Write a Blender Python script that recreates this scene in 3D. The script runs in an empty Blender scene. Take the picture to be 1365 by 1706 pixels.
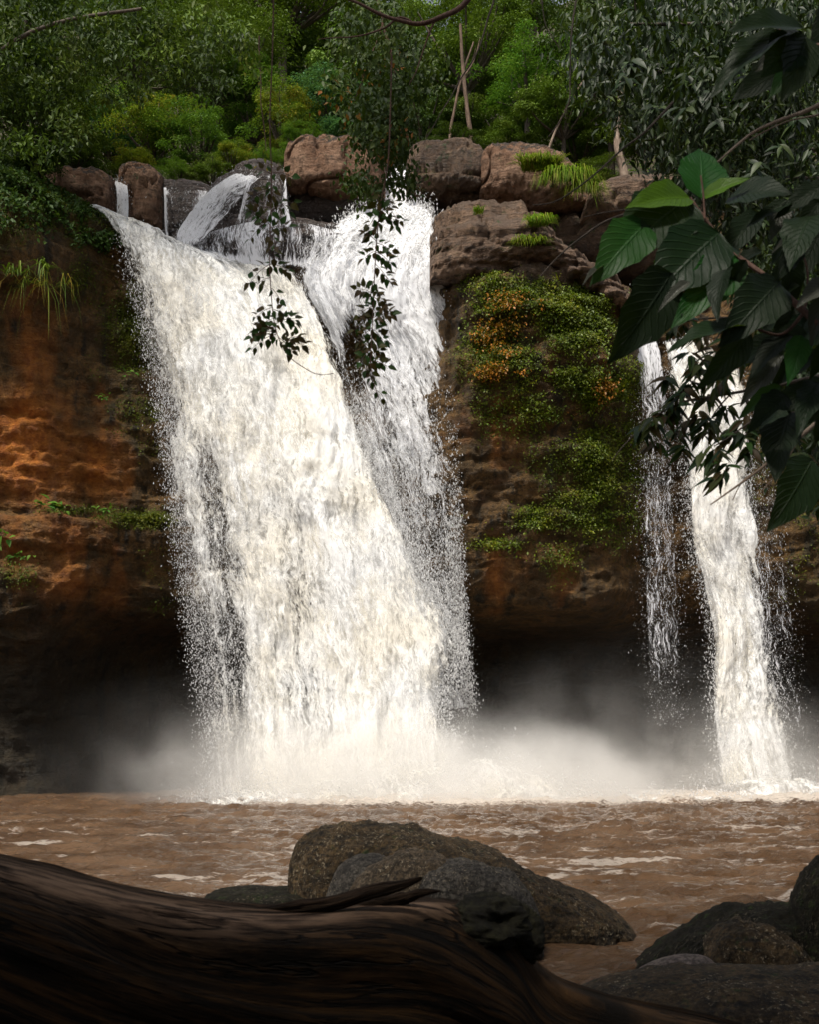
import bpy, math, random
import numpy as np
from mathutils import Matrix, Vector
random.seed(11)
RNG = np.random.default_rng(11)
PI = math.pi
sc = bpy.context.scene
col = sc.collection

# ------------------------------------------------------------------ camera, sky, sun, exposure
CAMH, F, CX, HY = 2.5, 2000.0, 682.5, 1219.0        # camera height, focal length in photo pixels, principal column, horizon row
cam_d = bpy.data.cameras.new("camera")
cam = bpy.data.objects.new("camera", cam_d); col.objects.link(cam)
cam.location = (0, 0, CAMH); cam.rotation_euler = (PI / 2, 0, 0)
cam_d.sensor_fit = 'VERTICAL'; cam_d.sensor_height = 24.0
cam_d.lens = F / 1706.0 * 24.0
cam_d.shift_y = (HY - 853.0) / 1706.0
cam_d.clip_start = 0.1; cam_d.clip_end = 2000
sc.camera = cam
cam_d.dof.use_dof = True; cam_d.dof.focus_distance = 36; cam_d.dof.aperture_fstop = 4.5

SUN = Vector((-0.22, -0.42, 0.88)).normalized()
w = bpy.data.worlds.new("World"); sc.world = w; w.use_nodes = True
wn = w.node_tree; wn.nodes.clear()
sky = wn.nodes.new("ShaderNodeTexSky"); sky.sky_type = 'NISHITA'; sky.sun_disc = False
sky.sun_elevation = math.asin(SUN.z); sky.sun_rotation = math.atan2(SUN.x, SUN.y)
sky.air_density = 1.0; sky.dust_density = 4.0; sky.ozone_density = 0.6
bg = wn.nodes.new("ShaderNodeBackground"); bg.inputs[1].default_value = 0.13
wo = wn.nodes.new("ShaderNodeOutputWorld")
hs = wn.nodes.new('ShaderNodeHueSaturation'); hs.inputs['Saturation'].default_value = .45
wn.links.new(sky.outputs[0], hs.inputs['Color']); wn.links.new(hs.outputs[0], bg.inputs[0]); wn.links.new(bg.outputs[0], wo.inputs[0])
sd = bpy.data.lights.new("sun", 'SUN'); sd.energy = 3.6; sd.angle = math.radians(9); sd.color = (1, 0.94, 0.83)
so = bpy.data.objects.new("sun", sd); col.objects.link(so); so.location = (0, 0, 60)
so.rotation_euler = SUN.to_track_quat('Z', 'Y').to_euler()
vs = sc.view_settings
vs.view_transform = 'Standard'; vs.look = 'None'; vs.gamma = 1; vs.use_curve_mapping = False
vs.exposure = 0.3
cy = sc.cycles
cy.max_bounces = 7; cy.diffuse_bounces = 3; cy.glossy_bounces = 2; cy.transmission_bounces = 3
cy.transparent_max_bounces = 24; cy.volume_bounces = 3; cy.volume_step_rate = 2.0
cy.use_denoising = True
cy.sample_clamp_indirect = 4

# ------------------------------------------------------------------ helpers: geometry
def P(px, py, Y):
    return np.array([(px - CX) / F * Y, Y, CAMH + (HY - py) / F * Y])

def proj(v):
    v = np.asarray(v)
    return CX + v[..., 0] / v[..., 1] * F, HY - (v[..., 2] - CAMH) / v[..., 1] * F

def _h(ix, iy, iz, seed):
    h = (ix * 374761393 + iy * 668265263 + iz * 2147483647 + seed * 1274126177) & 0xFFFFFFFF
    h = ((h ^ (h >> 13)) * 1274126177) & 0xFFFFFFFF
    h = ((h ^ (h >> 15)) * 2246822519) & 0xFFFFFFFF
    return ((h ^ (h >> 16)) & 0xFFFF) / 65535.0 * 2 - 1

def vnoise(p, seed=0):
    p = np.asarray(p, dtype=np.float64)
    i = np.floor(p).astype(np.int64); f = p - i
    u = f * f * f * (f * (f * 6 - 15) + 10)
    r = 0
    for dx in (0, 1):
        wx = u[:, 0] if dx else 1 - u[:, 0]
        for dy in (0, 1):
            wy = u[:, 1] if dy else 1 - u[:, 1]
            for dz in (0, 1):
                wz = u[:, 2] if dz else 1 - u[:, 2]
                r = r + wx * wy * wz * _h(i[:, 0] + dx, i[:, 1] + dy, i[:, 2] + dz, seed)
    return r

def fbm(p, octv=4, seed=0, gain=0.5, ridge=False):
    p = np.asarray(p, dtype=np.float64); a = 1.0; s = 0; t = 0
    for k in range(octv):
        n = vnoise(p, seed + k * 17)
        if ridge: n = 1 - 2 * np.abs(n)
        s = s + a * n; t += a; a *= gain; p = p * 2.03 + 3.1
    return s / t

def sstep(a, b, x):
    t = np.clip((x - a) / (b - a), 0, 1); return t * t * (3 - 2 * t)

def cr(pts, n):
    """Catmull-Rom through pts (K,D) -> (n,D), parameter uniform over chord length"""
    pts = np.asarray(pts, float); K = len(pts)
    d = np.r_[0, np.cumsum(np.linalg.norm(np.diff(pts, axis=0), axis=1) + 1e-6)]
    t = np.linspace(0, d[-1], n); k = np.clip(np.searchsorted(d, t, 'right') - 1, 0, K - 2)
    f = ((t - d[k]) / (d[k + 1] - d[k]))[:, None]
    p0 = pts[np.maximum(k - 1, 0)]; p1 = pts[k]; p2 = pts[k + 1]; p3 = pts[np.minimum(k + 2, K - 1)]
    return 0.5 * ((2 * p1) + (-p0 + p2) * f + (2 * p0 - 5 * p1 + 4 * p2 - p3) * f ** 2 + (-p0 + 3 * p1 - 3 * p2 + p3) * f ** 3)

def mesh_np(name, v, f, mat, smooth=True, attrs=None, uv=None):
    v = np.asarray(v, np.float32).reshape(-1, 3); f = np.asarray(f, np.int32)
    me = bpy.data.meshes.new(name)
    k = f.shape[1]
    me.vertices.add(len(v)); me.vertices.foreach_set('co', v.ravel())
    me.loops.add(f.size); me.loops.foreach_set('vertex_index', f.ravel())
    me.polygons.add(len(f)); me.polygons.foreach_set('loop_start', np.arange(0, f.size, k, dtype=np.int32))
    if smooth: me.polygons.foreach_set('use_smooth', np.ones(len(f), bool))
    me.update(calc_edges=True)
    for n, a in (attrs or {}).items():
        a = np.asarray(a, np.float32)
        if a.ndim == 1:
            me.attributes.new(n, 'FLOAT', 'POINT').data.foreach_set('value', a)
        else:
            me.attributes.new(n, 'FLOAT_VECTOR', 'POINT').data.foreach_set('vector', a.ravel())
    if uv is not None:
        l = me.uv_layers.new(name='uv'); l.data.foreach_set('uv', np.asarray(uv, np.float32)[f.ravel()].ravel())
    me.materials.append(mat)
    return me

def obj(name, me, parent=None, loc=None):
    o = bpy.data.objects.new(name, me); col.objects.link(o)
    if parent is not None: o.parent = parent
    if loc is not None: o.location = loc
    return o

def thing(name, label, cat, loc=(0, 0, 0), group=None, me=None):
    o = bpy.data.objects.new(name, me); col.objects.link(o); o.location = [float(c) for c in loc]
    o['label'] = label; o['category'] = cat
    if group: o['group'] = group
    return o

def struct(o, kind='structure', label=None, cat=None):
    o['kind'] = kind
    if label: o['label'] = label
    if cat: o['category'] = cat
    return o

def grid_faces(nu, nv, wrapv=False):
    """vertex (i,j) = i*nv+j"""
    i = np.arange(nu - 1)[:, None]; j = np.arange(nv if wrapv else nv - 1)[None, :]
    j2 = (j + 1) % nv
    a = i * nv + j; b = (i + 1) * nv + j; c = (i + 1) * nv + j2; d = i * nv + j2
    return np.stack([a, b, c, d], -1).reshape(-1, 4)

def tube(pts, rad, ns=6):
    pts = np.asarray(pts, float); n = len(pts); rad = np.broadcast_to(rad, (n,))
    t = np.gradient(pts, axis=0); t /= np.linalg.norm(t, axis=1)[:, None] + 1e-9
    ref = np.array([0, 0, 1.0]) if abs(t[:, 2]).mean() < 0.8 else np.array([1.0, 0, 0])
    s = np.cross(t, ref); s /= np.linalg.norm(s, axis=1)[:, None] + 1e-9
    q = np.cross(s, t)
    a = np.arange(ns) / ns * 2 * PI
    v = pts[:, None, :] + rad[:, None, None] * (np.cos(a)[None, :, None] * s[:, None, :] + np.sin(a)[None, :, None] * q[:, None, :])
    return v.reshape(-1, 3), grid_faces(n, ns, True)

def join(parts):
    vs_, fs_, o = [], [], 0
    for v, f in parts:
        vs_.append(v); fs_.append(np.asarray(f) + o); o += len(v)
    return np.concatenate(vs_), np.concatenate(fs_)

# ------------------------------------------------------------------ helpers: materials
class M:
    def __init__(s, name):
        s.m = bpy.data.materials.new(name); s.m.use_nodes = True
        s.t = s.m.node_tree; s.t.nodes.clear(); s.out = s.n('ShaderNodeOutputMaterial')
    def n(s, typ, ins=None, **kw):
        x = s.t.nodes.new(typ)
        for k, v in kw.items(): setattr(x, k, v)
        for k, v in (ins or {}).items(): s.set(x, k, v)
        return x
    def set(s, x, k, v):
        if isinstance(v, bpy.types.NodeSocket): s.t.links.new(v, x.inputs[k])
        else: x.inputs[k].default_value = v
    def noise(s, vec, scale, detail=4, rough=0.55, dist=0.0, out=0):
        return s.n('ShaderNodeTexNoise', {'Vector': vec, 'Scale': scale, 'Detail': detail, 'Roughness': rough, 'Distortion': dist}).outputs[out]
    def math(s, op, a, b=0.0, c=0.0, clamp=False):
        x = s.n('ShaderNodeMath', operation=op, use_clamp=clamp)
        s.set(x, 0, a); s.set(x, 1, b); s.set(x, 2, c); return x.outputs[0]
    def map(s, v, a, b, c=0.0, d=1.0, smooth=True):
        x = s.n('ShaderNodeMapRange', {'Value': v, 'From Min': a, 'From Max': b, 'To Min': c, 'To Max': d})
        if smooth: x.interpolation_type = 'SMOOTHSTEP'
        return x.outputs[0]
    def mix(s, f, a, b):
        x = s.n('ShaderNodeMix', data_type='RGBA'); s.set(x, 0, f); s.set(x, 6, a); s.set(x, 7, b); return x.outputs[2]
    def attr(s, name, out='Fac'):
        return s.n('ShaderNodeAttribute', attribute_name=name).outputs[out]
    def pos(s): return s.n('ShaderNodeNewGeometry').outputs['Position']
    def objc(s): return s.n('ShaderNodeTexCoord').outputs['Object']
    def scale(s, vec, sc_):
        return s.n('ShaderNodeMapping', {'Vector': vec, 'Scale': sc_}).outputs[0]
    def bump(s, h, strength, dist):
        return s.n('ShaderNodeBump', {'Height': h, 'Strength': strength, 'Distance': dist}).outputs[0]
    def bsdf(s, **kw):
        return s.n('ShaderNodeBsdfPrincipled', {k.replace('_', ' '): v for k, v in kw.items()}).outputs[0]
    def done(s, sh, vol=False):
        s.t.links.new(sh, s.out.inputs['Volume' if vol else 'Surface']); return s.m

def C(r, g, b): return (r, g, b, 1.0)

def rock_mat(name, c1, c2, c3, moss=0.0, rough=0.75, spec=0.35, fine=1.0, strata=0.0, zup_dark=None, speck=0.0):
    m = M(name); p = m.pos()
    a = m.noise(p, 1.1 * fine, 6, 0.6); b = m.noise(p, 5.0 * fine, 5, 0.65)
    sp = m.scale(p, (0.5, 0.5, 4.0)); st = m.noise(sp, 1.5 * fine, 4, 0.6)
    c = m.mix(m.map(a, 0.38, 0.62), c1, c2)
    c = m.mix(m.map(m.math('ADD', m.math('MULTIPLY', b, 0.6), m.math('MULTIPLY', st, 0.4)), 0.45, 0.62), c, c3)
    if zup_dark is not None:                                         # wet algae film on the tops
        nz = m.n('ShaderNodeSeparateXYZ', {'Vector': m.n('ShaderNodeNewGeometry').outputs['Normal']}).outputs[2]
        f = m.map(m.math('ADD', nz, m.math('MULTIPLY', m.math('SUBTRACT', b, 0.5), 1.6)), 0.25, 0.75)
        c = m.mix(f, c, zup_dark)
    if moss > 0:
        mo = m.noise(p, 2.2 * fine, 6, 0.7, out=0)
        c = m.mix(m.map(mo, 0.66 - 0.25 * moss, 0.78 - 0.25 * moss), c, C(0.035, 0.055, 0.012))
    if speck > 0:
        v = m.n('ShaderNodeTexVoronoi', {'Vector': p, 'Scale': 38.0 * fine})
        s2 = m.noise(p, 26 if fine > 2 else 20, 5, 0.8)
        c = m.mix(m.map(m.noise(p, 22, 5, .75), .40, .62), m.n('ShaderNodeHueSaturation', {'Value': .35, 'Color': c}).outputs[0], c)
        f = m.math('MULTIPLY', m.math('MULTIPLY', m.map(s2, 0.55, 0.64), m.map(m.noise(p, 2.6, 4, .6), .40, .60)), speck)
        c = m.mix(f, c, C(0.46, 0.38, 0.26))
    h = m.math('ADD', m.math('MULTIPLY', m.noise(p, 7 * fine, 8, 0.7), 1.0), m.math('MULTIPLY', st, strata))
    h = m.math('ADD', h, m.math('MULTIPLY', m.noise(p, 45 * fine, 4, 0.75), 0.25))
    bp = m.bump(h, 1.0, 0.26 / fine if fine < 2 else .16)
    return m.done(m.bsdf(Base_Color=c, Roughness=rough, Specular_IOR_Level=spec, Normal=bp))

def leaf_mat(name, cols, trans=0.3, rough=0.6, spec=0.22, vein=False, bright=1.0):
    m = M(name); r = m.attr('rnd'); oi = m.n('ShaderNodeObjectInfo').outputs['Random']
    ramp = m.n('ShaderNodeValToRGB'); e = ramp.color_ramp.elements
    m.set(ramp, 0, r)
    for k, cc in enumerate(cols):
        if k < 2: el = e[k]; el.position = k / (len(cols) - 1)
        else: el = e.new(min(0.999, k / (len(cols) - 1)))
        el.color = (cc[0] * bright, cc[1] * bright, cc[2] * bright, 1)
    c = ramp.outputs[0]
    c = m.n('ShaderNodeHueSaturation', {'Hue': m.map(oi, 0, 1, 0.485, 0.512, False), 'Saturation': 1.12, 'Value': m.map(oi, 0, 1, 0.85, 1.25, False), 'Color': c}).outputs[0]
    ins = dict(Base_Color=c, Roughness=rough, Specular_IOR_Level=spec)
    if vein:
        uvn = m.n('ShaderNodeUVMap', uv_map='uv').outputs[0]
        sx = m.n('ShaderNodeSeparateXYZ', {'Vector': uvn})
        u, v = sx.outputs[0], sx.outputs[1]                          # u along, v -1..1 across
        av = m.math('ABSOLUTE', v)
        ph = m.math('SUBTRACT', m.math('MULTIPLY', u, 11.0), m.math('MULTIPLY', av, 3.2))
        rib = m.map(m.math('ABSOLUTE', m.math('SUBTRACT', m.math('FRACT', ph), 0.5)), 0.0, 0.14, 1, 0)
        mid = m.map(av, 0.0, 0.07, 1, 0)
        vv = m.math('MAXIMUM', rib, mid)
        blot = m.noise(m.objc(), 9, 4, 0.6)
        c2 = m.n('ShaderNodeHueSaturation', {'Value': m.map(vv, 0, 1, 1, 1.3, False), 'Color': c}).outputs[0]
        c2 = m.mix(m.map(blot, 0.66, 0.78, 0, .6), c2, C(0.04, 0.028, 0.01))
        ins['Base_Color'] = c2; c = c2
        ins['Normal'] = m.bump(m.math('ADD', m.math('MULTIPLY', vv, -1.0), m.math('MULTIPLY', blot, 1.2)), 0.7, 0.004)
    s1 = m.bsdf(**ins)
    tr = m.n('ShaderNodeBsdfTranslucent', {'Color': m.mix(0.5, c, C(0.10 * bright, 0.16 * bright, 0.01))}).outputs[0]
    x = m.n('ShaderNodeMixShader', {0: trans, 1: s1, 2: tr})
    return m.done(x.outputs[0])

def bark_mat(name, c1, c2, fine=1.0):
    m = M(name); p = m.pos(); s = m.scale(p, (1, 1, 0.25))
    a = m.noise(s, 9 * fine, 6, 0.65)
    c = m.mix(m.map(a, 0.4, 0.62), c1, c2)
    return m.done(m.bsdf(Base_Color=c, Roughness=0.85, Normal=m.bump(a, 0.8, 0.05 / fine)))

MAT = {}
MAT['rock_brown'] = rock_mat('rock_brown', C(.22, .115, .065), C(.36, .215, .135), C(.14, .078, .045), 0.25, zup_dark=C(.045, .032, .022), strata=.8)
MAT['rock_tan'] = rock_mat('rock_tan', C(.16, .098, .062), C(.27, .172, .110), C(.065, .043, .030), 0.3, strata=1.2, zup_dark=C(.13,.086,.058))
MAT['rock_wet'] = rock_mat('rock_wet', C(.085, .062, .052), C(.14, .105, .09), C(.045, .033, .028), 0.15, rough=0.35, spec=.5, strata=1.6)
MAT['rock_mossy'] = rock_mat('rock_mossy', C(.10, .058, .034), C(.17, .105, .062), C(.06, .038, .024), 0.45, rough=.5, strata=.7)
MAT['boulder'] = rock_mat('boulder', C(.062, .038, .014), C(.14, .088, .038), C(.018, .013, .006), 0.35, rough=.68, spec=.22, fine=3.0, speck=.85)
MAT['boulder_pale'] = rock_mat('boulder_pale', C(.11, .072, .036), C(.19, .14, .09), C(.05, .035, .018), 0.0, rough=.65, spec=.25, fine=3.5, speck=.9)
MAT['boulder_grey'] = rock_mat('boulder_grey', C(.075, .064, .052), C(.16, .14, .115), C(.028, .023, .017), 0.0, rough=.68, spec=.25, fine=4, speck=.7)
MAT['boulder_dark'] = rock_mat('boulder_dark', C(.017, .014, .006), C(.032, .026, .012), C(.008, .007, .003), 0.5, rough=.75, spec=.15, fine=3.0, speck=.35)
MAT['stone_pink'] = rock_mat('stone_pink', C(.26, .19, .16), C(.33, .26, .22), C(.19, .14, .12), 0.0, rough=.6, fine=5, speck=.2)
MAT['bark'] = bark_mat('bark', C(.05, .037, .026), C(.10, .075, .055))
MAT['bark_pale'] = bark_mat('bark_pale', C(.20, .14, .10), C(.32, .24, .18))
MAT['bark_mid'] = bark_mat('bark_mid', C(.09, .055, .035), C(.17, .11, .075))
MAT['bark_red'] = bark_mat('bark_red', C(.07, .032, .022), C(.12, .06, .04), 6)
G_DARK = [(.013, .028, .005), (.026, .055, .010), (.046, .082, .017), (.10, .14, .04)]
G_MID = [(.034, .068, .010), (.07, .125, .019), (.12, .185, .034), (.20, .25, .07)]
G_BRIGHT = [(.035, .085, .018), (.06, .13, .024), (.10, .18, .035), (.17, .23, .06)]
G_YELLOW = [(.05, .09, .018), (.09, .14, .025), (.16, .17, .03), (.24, .15, .04)]
G_BLUISH = [(.02, .06, .03), (.04, .11, .055), (.06, .15, .07), (.10, .20, .09)]
G_MOSS = [(.03, .045, .006), (.055, .075, .010), (.09, .105, .015), (.14, .12, .02)]
MAT['leaf_dark'] = leaf_mat('leaf_dark', G_DARK, .22, .55)
MAT['leaf_mid'] = leaf_mat('leaf_mid', G_MID, .25)
MAT['leaf_bright'] = leaf_mat('leaf_bright', G_BRIGHT, .35, bright=1.1)
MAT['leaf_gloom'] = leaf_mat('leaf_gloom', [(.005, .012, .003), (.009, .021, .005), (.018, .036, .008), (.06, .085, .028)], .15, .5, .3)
MAT['leaf_yellow'] = leaf_mat('leaf_yellow', G_YELLOW, .35, bright=1.25)
MAT['leaf_bluish'] = leaf_mat('leaf_bluish', G_BLUISH, .3, bright=1.3)
MAT['leaf_creeper'] = leaf_mat('leaf_creeper', [(.03, .05, .006), (.07, .10, .012), (.13, .16, .02), (.24, .22, .03)], .3, .45, .35)
MAT['leaf_moss'] = leaf_mat('leaf_moss', G_MOSS, .25, .5)
MAT['leaf_orange'] = leaf_mat('leaf_orange', [(.05, .07, .01), (.16, .09, .02), (.30, .12, .04), (.40, .20, .11)], .25, .4)
MAT['leaf_vine'] = leaf_mat('leaf_vine', [(.008, .022, .005), (.015, .042, .010), (.03, .065, .012), (.06, .03, .01)], .2, .5)
MAT['leaf_big'] = leaf_mat('leaf_big', [(.003, .010, .002), (.0045, .014, .003)], .2, .5, .2, vein=True)
MAT['leaf_biglight'] = leaf_mat('leaf_biglight', [(.06, .12, .015), (.09, .16, .02)], .5, .45, .4, vein=True)
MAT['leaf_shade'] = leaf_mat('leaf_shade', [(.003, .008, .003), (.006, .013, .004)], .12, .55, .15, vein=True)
MAT['leaf_bigmid'] = leaf_mat('leaf_bigmid', [(.010, .048, .010), (.014, .060, .012)], .35, .5, .2, vein=True)
MAT['leaf_biggrey'] = leaf_mat('leaf_biggrey', [(.022, .025, .016), (.032, .034, .024)], .15, .45, .4, vein=True)
MAT['grass'] = leaf_mat('grass', [(.06, .12, .012), (.11, .20, .02), (.18, .24, .03), (.20, .17, .05)], .35, .5)

# ------------------------------------------------------------------ large structure: ground, hillside, cliff
mg = M('ground_mat'); pg = mg.pos(); ng = mg.noise(pg, .8, 6, .6)
MAT['ground'] = mg.done(mg.bsdf(Base_Color=mg.mix(ng, C(.03, .024, .012), C(.06, .05, .022)), Roughness=.9, Normal=mg.bump(mg.noise(pg, 6, 6, .7), .8, .1)))
v = np.array([(-900, -900, -1.6), (900, -900, -1.6), (900, 900, -1.6), (-900, 900, -1.6)])
struct(obj('ground', mesh_np('ground', v, [[0, 1, 2, 3]], MAT['ground'], False)))

def hill_z(x, y):
    x = np.asarray(x, float); y = np.asarray(y, float)
    z = 22.3 + np.clip(y - 55, 0, 200) * 0.66 + 0.9 * np.sin(x * .21 + 1) + 0.02 * np.abs(x) * np.clip(y - 55, 0, 50) * .3
    return z
nx, ny = 120, 80
X, Y = np.meshgrid(np.linspace(-95, 95, nx), 53 + (np.linspace(0, 1, ny) ** 1.5) * 130, indexing='ij')
Z = hill_z(X, Y)
pv = np.stack([X, Y, Z], -1).reshape(-1, 3); pv[:, 2] += 0.9 * fbm(pv * .25, 4, 5)
struct(obj('hillside', mesh_np('hillside', pv, grid_faces(nx, ny), MAT['ground'])))

CL = {  # photo column -> profile of (photo row, distance) from the pool floor over the overhang, the brow and the lip to the upper bed
 -900: [(1390,36),(1335,36),(1200,36.5),(1100,36),(1000,35.5),(900,35),(850,35),(700,35),(560,34.5),(450,34),(300,34.5),(200,37),(120,45),(60,56)],
 -350: [(1390,43),(1335,43),(1200,43.5),(1100,43.5),(1010,42.5),(880,41.8),(845,41.9),(700,42),(520,41.6),(440,40.6),(300,41.3),(230,43.5),(220,48),(230,55)],
 -100: [(1390,45),(1335,45),(1200,45.5),(1100,45.5),(1010,44.5),(880,43.8),(845,44.2),(700,44),(520,43.8),(445,42.4),(300,42.8),(250,44.5),(250,50),(230,55)],
 60:  [(1390,47),(1335,47),(1220,47.5),(1120,47),(1000,45),(872,44.1),(845,44.7),(700,44.6),(520,44.4),(445,42.9),(345,43.4),(300,45),(300,50),(262,56)],
 180: [(1390,50),(1335,50),(1220,50.5),(1090,50),(1000,46.8),(872,45.4),(845,46.1),(700,46.3),(540,46.4),(440,46.4),(395,46.9),(372,48.2),(372,50.5),(290,56)],
 300: [(1390,52),(1335,52),(1220,52.5),(1080,52),(1020,48),(880,46.8),(845,47),(700,47.2),(560,47),(500,46.8),(462,47),(432,48),(418,51),(305,56)],
 450: [(1390,52),(1335,52),(1220,52.5),(1080,52),(1020,48.5),(880,47.4),(845,47.5),(700,47.6),(600,47.5),(530,47.4),(490,47.6),(465,48.4),(440,51.5),(305,56)],
 600: [(1390,52),(1335,52),(1220,52.5),(1080,52),(1020,48.5),(880,47.4),(845,47.5),(700,47.6),(560,47.9),(480,48.3),(435,48.9),(405,49.8),(390,52),(300,56)],
 700: [(1390,53),(1335,53),(1220,53),(1080,52),(1020,48.5),(880,47),(845,46.9),(700,46.9),(560,47.4),(460,48.2),(415,49),(385,50),(370,52),(290,56)],
 780: [(1390,54),(1335,54),(1200,54),(1080,53),(1015,47),(900,45.8),(840,45.6),(700,45.2),(600,44.8),(500,45.2),(450,46),(400,47.5),(360,49.5),(290,56)],
 900: [(1390,54),(1335,54),(1200,54),(1080,53),(1015,46.8),(900,45.6),(840,45.4),(700,45),(600,44.6),(500,44.8),(455,45.4),(425,46.8),(400,50),(290,56)],
 1010:[(1390,54),(1335,54),(1200,54),(1080,53),(1015,47),(900,46),(840,45.8),(700,45.4),(610,45),(530,45.2),(490,46),(468,47.5),(450,50),(330,56)],
 1080:[(1390,54),(1335,54),(1200,54),(1080,53),(1015,49),(900,47.8),(840,47.6),(700,47.2),(620,47),(560,47.2),(520,47.6),(498,48.2),(484,51),(350,56)],
 1180:[(1390,54),(1335,54),(1200,54),(1080,53),(1015,49.5),(900,48.4),(840,48.2),(700,47.9),(620,47.8),(560,47.8),(530,48),(508,48.4),(494,51),(350,56)],
 1300:[(1390,53),(1335,53),(1200,53),(1080,52),(1015,48.5),(900,47.5),(840,47.4),(700,47),(600,46.6),(500,46),(440,46),(400,47),(380,50),(330,56)],
 1480:[(1390,50),(1335,50),(1200,50),(1080,49),(1015,46),(900,45),(840,44.9),(700,44.6),(560,44),(450,43.6),(340,43.6),(300,45),(290,50),(250,56)],
 1800:[(1390,44),(1335,44),(1200,44),(1080,43),(1015,42),(900,41),(840,41),(700,41),(560,40.5),(450,40),(300,40.5),(220,43),(200,48),(200,56)],
 2300:[(1390,36),(1335,36),(1200,36.5),(1100,36),(1000,35.5),(900,35),(850,35),(700,35),(560,34.5),(450,34),(300,34.5),(200,37),(120,45),(60,56)],
}
keys = sorted(CL)
NV = 340
prof = []
for k in keys:
    a = np.array([[q[1], CAMH + (HY - q[0]) / F * q[1]] for q in CL[k]])
    prof.append(a)
prof = np.array(prof)                                                # (K,14,2)
pxs = np.r_[np.linspace(-900, -110, 36)[:-1], np.linspace(-110, 1460, 500), np.linspace(1460, 2300, 36)[1:]]
NU = len(pxs)
cc = np.zeros((NU, 14, 2))
for j in range(14):
    for d in range(2): cc[:, j, d] = np.interp(pxs, keys, prof[:, j, d])
ker = np.exp(-np.linspace(-2, 2, 17) ** 2); ker /= ker.sum()
pad = np.concatenate([np.repeat(cc[:1], 8, 0), cc, np.repeat(cc[-1:], 8, 0)])
cc = sum(ker[i] * pad[i:i + NU] for i in range(17))
# rows: same parameter split for all columns, so features stay aligned
seg = np.array([.4, 2.2, 2, 2.2, 2.6, 1.2, 3, 3.2, 2.4, 2.4, 2, 1.6, 1.6]); cs = np.r_[0, np.cumsum(seg)] / seg.sum()
tt = np.linspace(0, 1, NV); kk = np.clip(np.searchsorted(cs, tt, 'right') - 1, 0, 12); ff = (tt - cs[kk]) / (cs[kk + 1] - cs[kk])
p0 = cc[:, np.maximum(kk - 1, 0)]; p1 = cc[:, kk]; p2 = cc[:, kk + 1]; p3 = cc[:, np.minimum(kk + 2, 13)]
f_ = ff[None, :, None]
yz = 0.5 * ((2 * p1) + (-p0 + p2) * f_ + (2 * p0 - 5 * p1 + 4 * p2 - p3) * f_ ** 2 + (-p0 + 3 * p1 - 3 * p2 + p3) * f_ ** 3)
Xc = np.broadcast_to(((pxs - CX) / F * 46)[:, None], (NU, NV))
cliff0 = np.stack([Xc * (yz[..., 0] / 46) ** 0.0 if False else Xc, yz[..., 0], yz[..., 1]], -1)
# columns follow the same bearing as the things placed on them
cliff0[..., 0] = ((pxs - CX) / F)[:, None] * (0.25 * 46 + 0.75 * cliff0[..., 1])
cv = cliff0.reshape(-1, 3).copy()
n_low = fbm(cv * np.array([.28, .28, .42]), 5, 3)
n_mid = fbm(cv * np.array([.9, .9, 1.6]), 5, 9, .55)
n_str = fbm(np.stack([cv[:, 0] * .12, cv[:, 1] * .12, cv[:, 2] * 1.7 + n_low * 1.2], -1), 4, 21, .6)
n_rid = fbm(cv * 1.9, 4, 31, .55, True)
amp = np.clip((cv[:, 2] + 1) / 3, .3, 1)
cv[:, 1] -= (n_low * 0.75 + n_mid * 0.42 + n_str * 0.40 + n_rid * 0.16) * amp
cv[:, 2] += (n_mid * .22)
cpx, cpy = proj(cv)

def blobs(px, py, lst):
    r = np.zeros_like(px)
    for (x, y, rx, ry, s) in lst: r = np.maximum(r, s * np.exp(-(((px - x) / rx) ** 2 + ((py - y) / ry) ** 2)))
    return r
nA = fbm(cv * .55, 5, 41); nB = fbm(cv * 1.6, 5, 43)
moss = blobs(cpx, cpy, [(860, 500, 90, 45, 1), (840, 590, 75, 55, .95), (960, 540, 85, 70, 1), (990, 640, 80, 55, .95), (1000, 700, 70, 40, .6), (900, 860, 80, 28, .85), (830, 905, 60, 14, .9),
    (930, 930, 60, 45, .7), (1040, 880, 50, 90, .55), (950, 760, 80, 60, .45), (130, 470, 100, 60, .6), (220, 560, 70, 110, .7), (240, 700, 40, 90, .45), (235, 865, 60, 22, .95), (120, 850, 150, 6, .8),
    (30, 960, 50, 25, .6), (100, 340, 130, 80, .9), (-60, 300, 200, 100, .9), (250, 930, 40, 60, .5), (770, 560, 20, 140, .6), (1010, 770, 60, 130, .9), (890, 690, 110, 60, .55), (800, 660, 40, 100, .5), (960, 850, 100, 90, .6), (1400, 700, 200, 400, .5), (610, 570, 30, 90, .7)])
mossA = np.clip(moss * 1.25 + nA * .6 + nB * .35 - .30, 0, 1)
orange = blobs(cpx, cpy, [(20, 740, 120, 110, 1.1), (150, 780, 60, 70, .9), (215, 790, 14, 60, .9), (60, 600, 60, 100, .5), (20, 900, 140, 60, .55), (120, 980, 120, 50, .45), (840, 720, 90, 60, .3), (850, 960, 100, 60, .45), (1000, 640, 20, 40, .8), (930, 560, 14, 70, .5)])
streak = fbm(np.stack([cv[:, 0] * 1.5, cv[:, 1] * .6, cv[:, 2] * .12], -1), 4, 51)
orangeA = np.clip(orange + streak * .5 * (orange > .1) + nB * .4 - .15, 0, 1)
pinkA = np.clip(blobs(cpx, cpy, [(780, 400, 90, 60, 1), (900, 420, 70, 40, 1), (960, 455, 60, 30, .9), (1050, 600, 25, 70, .8), (1060, 480, 60, 40, .5), (560, 430, 200, 40, .6)]) + nB * .5 - .1, 0, 1)

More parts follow.
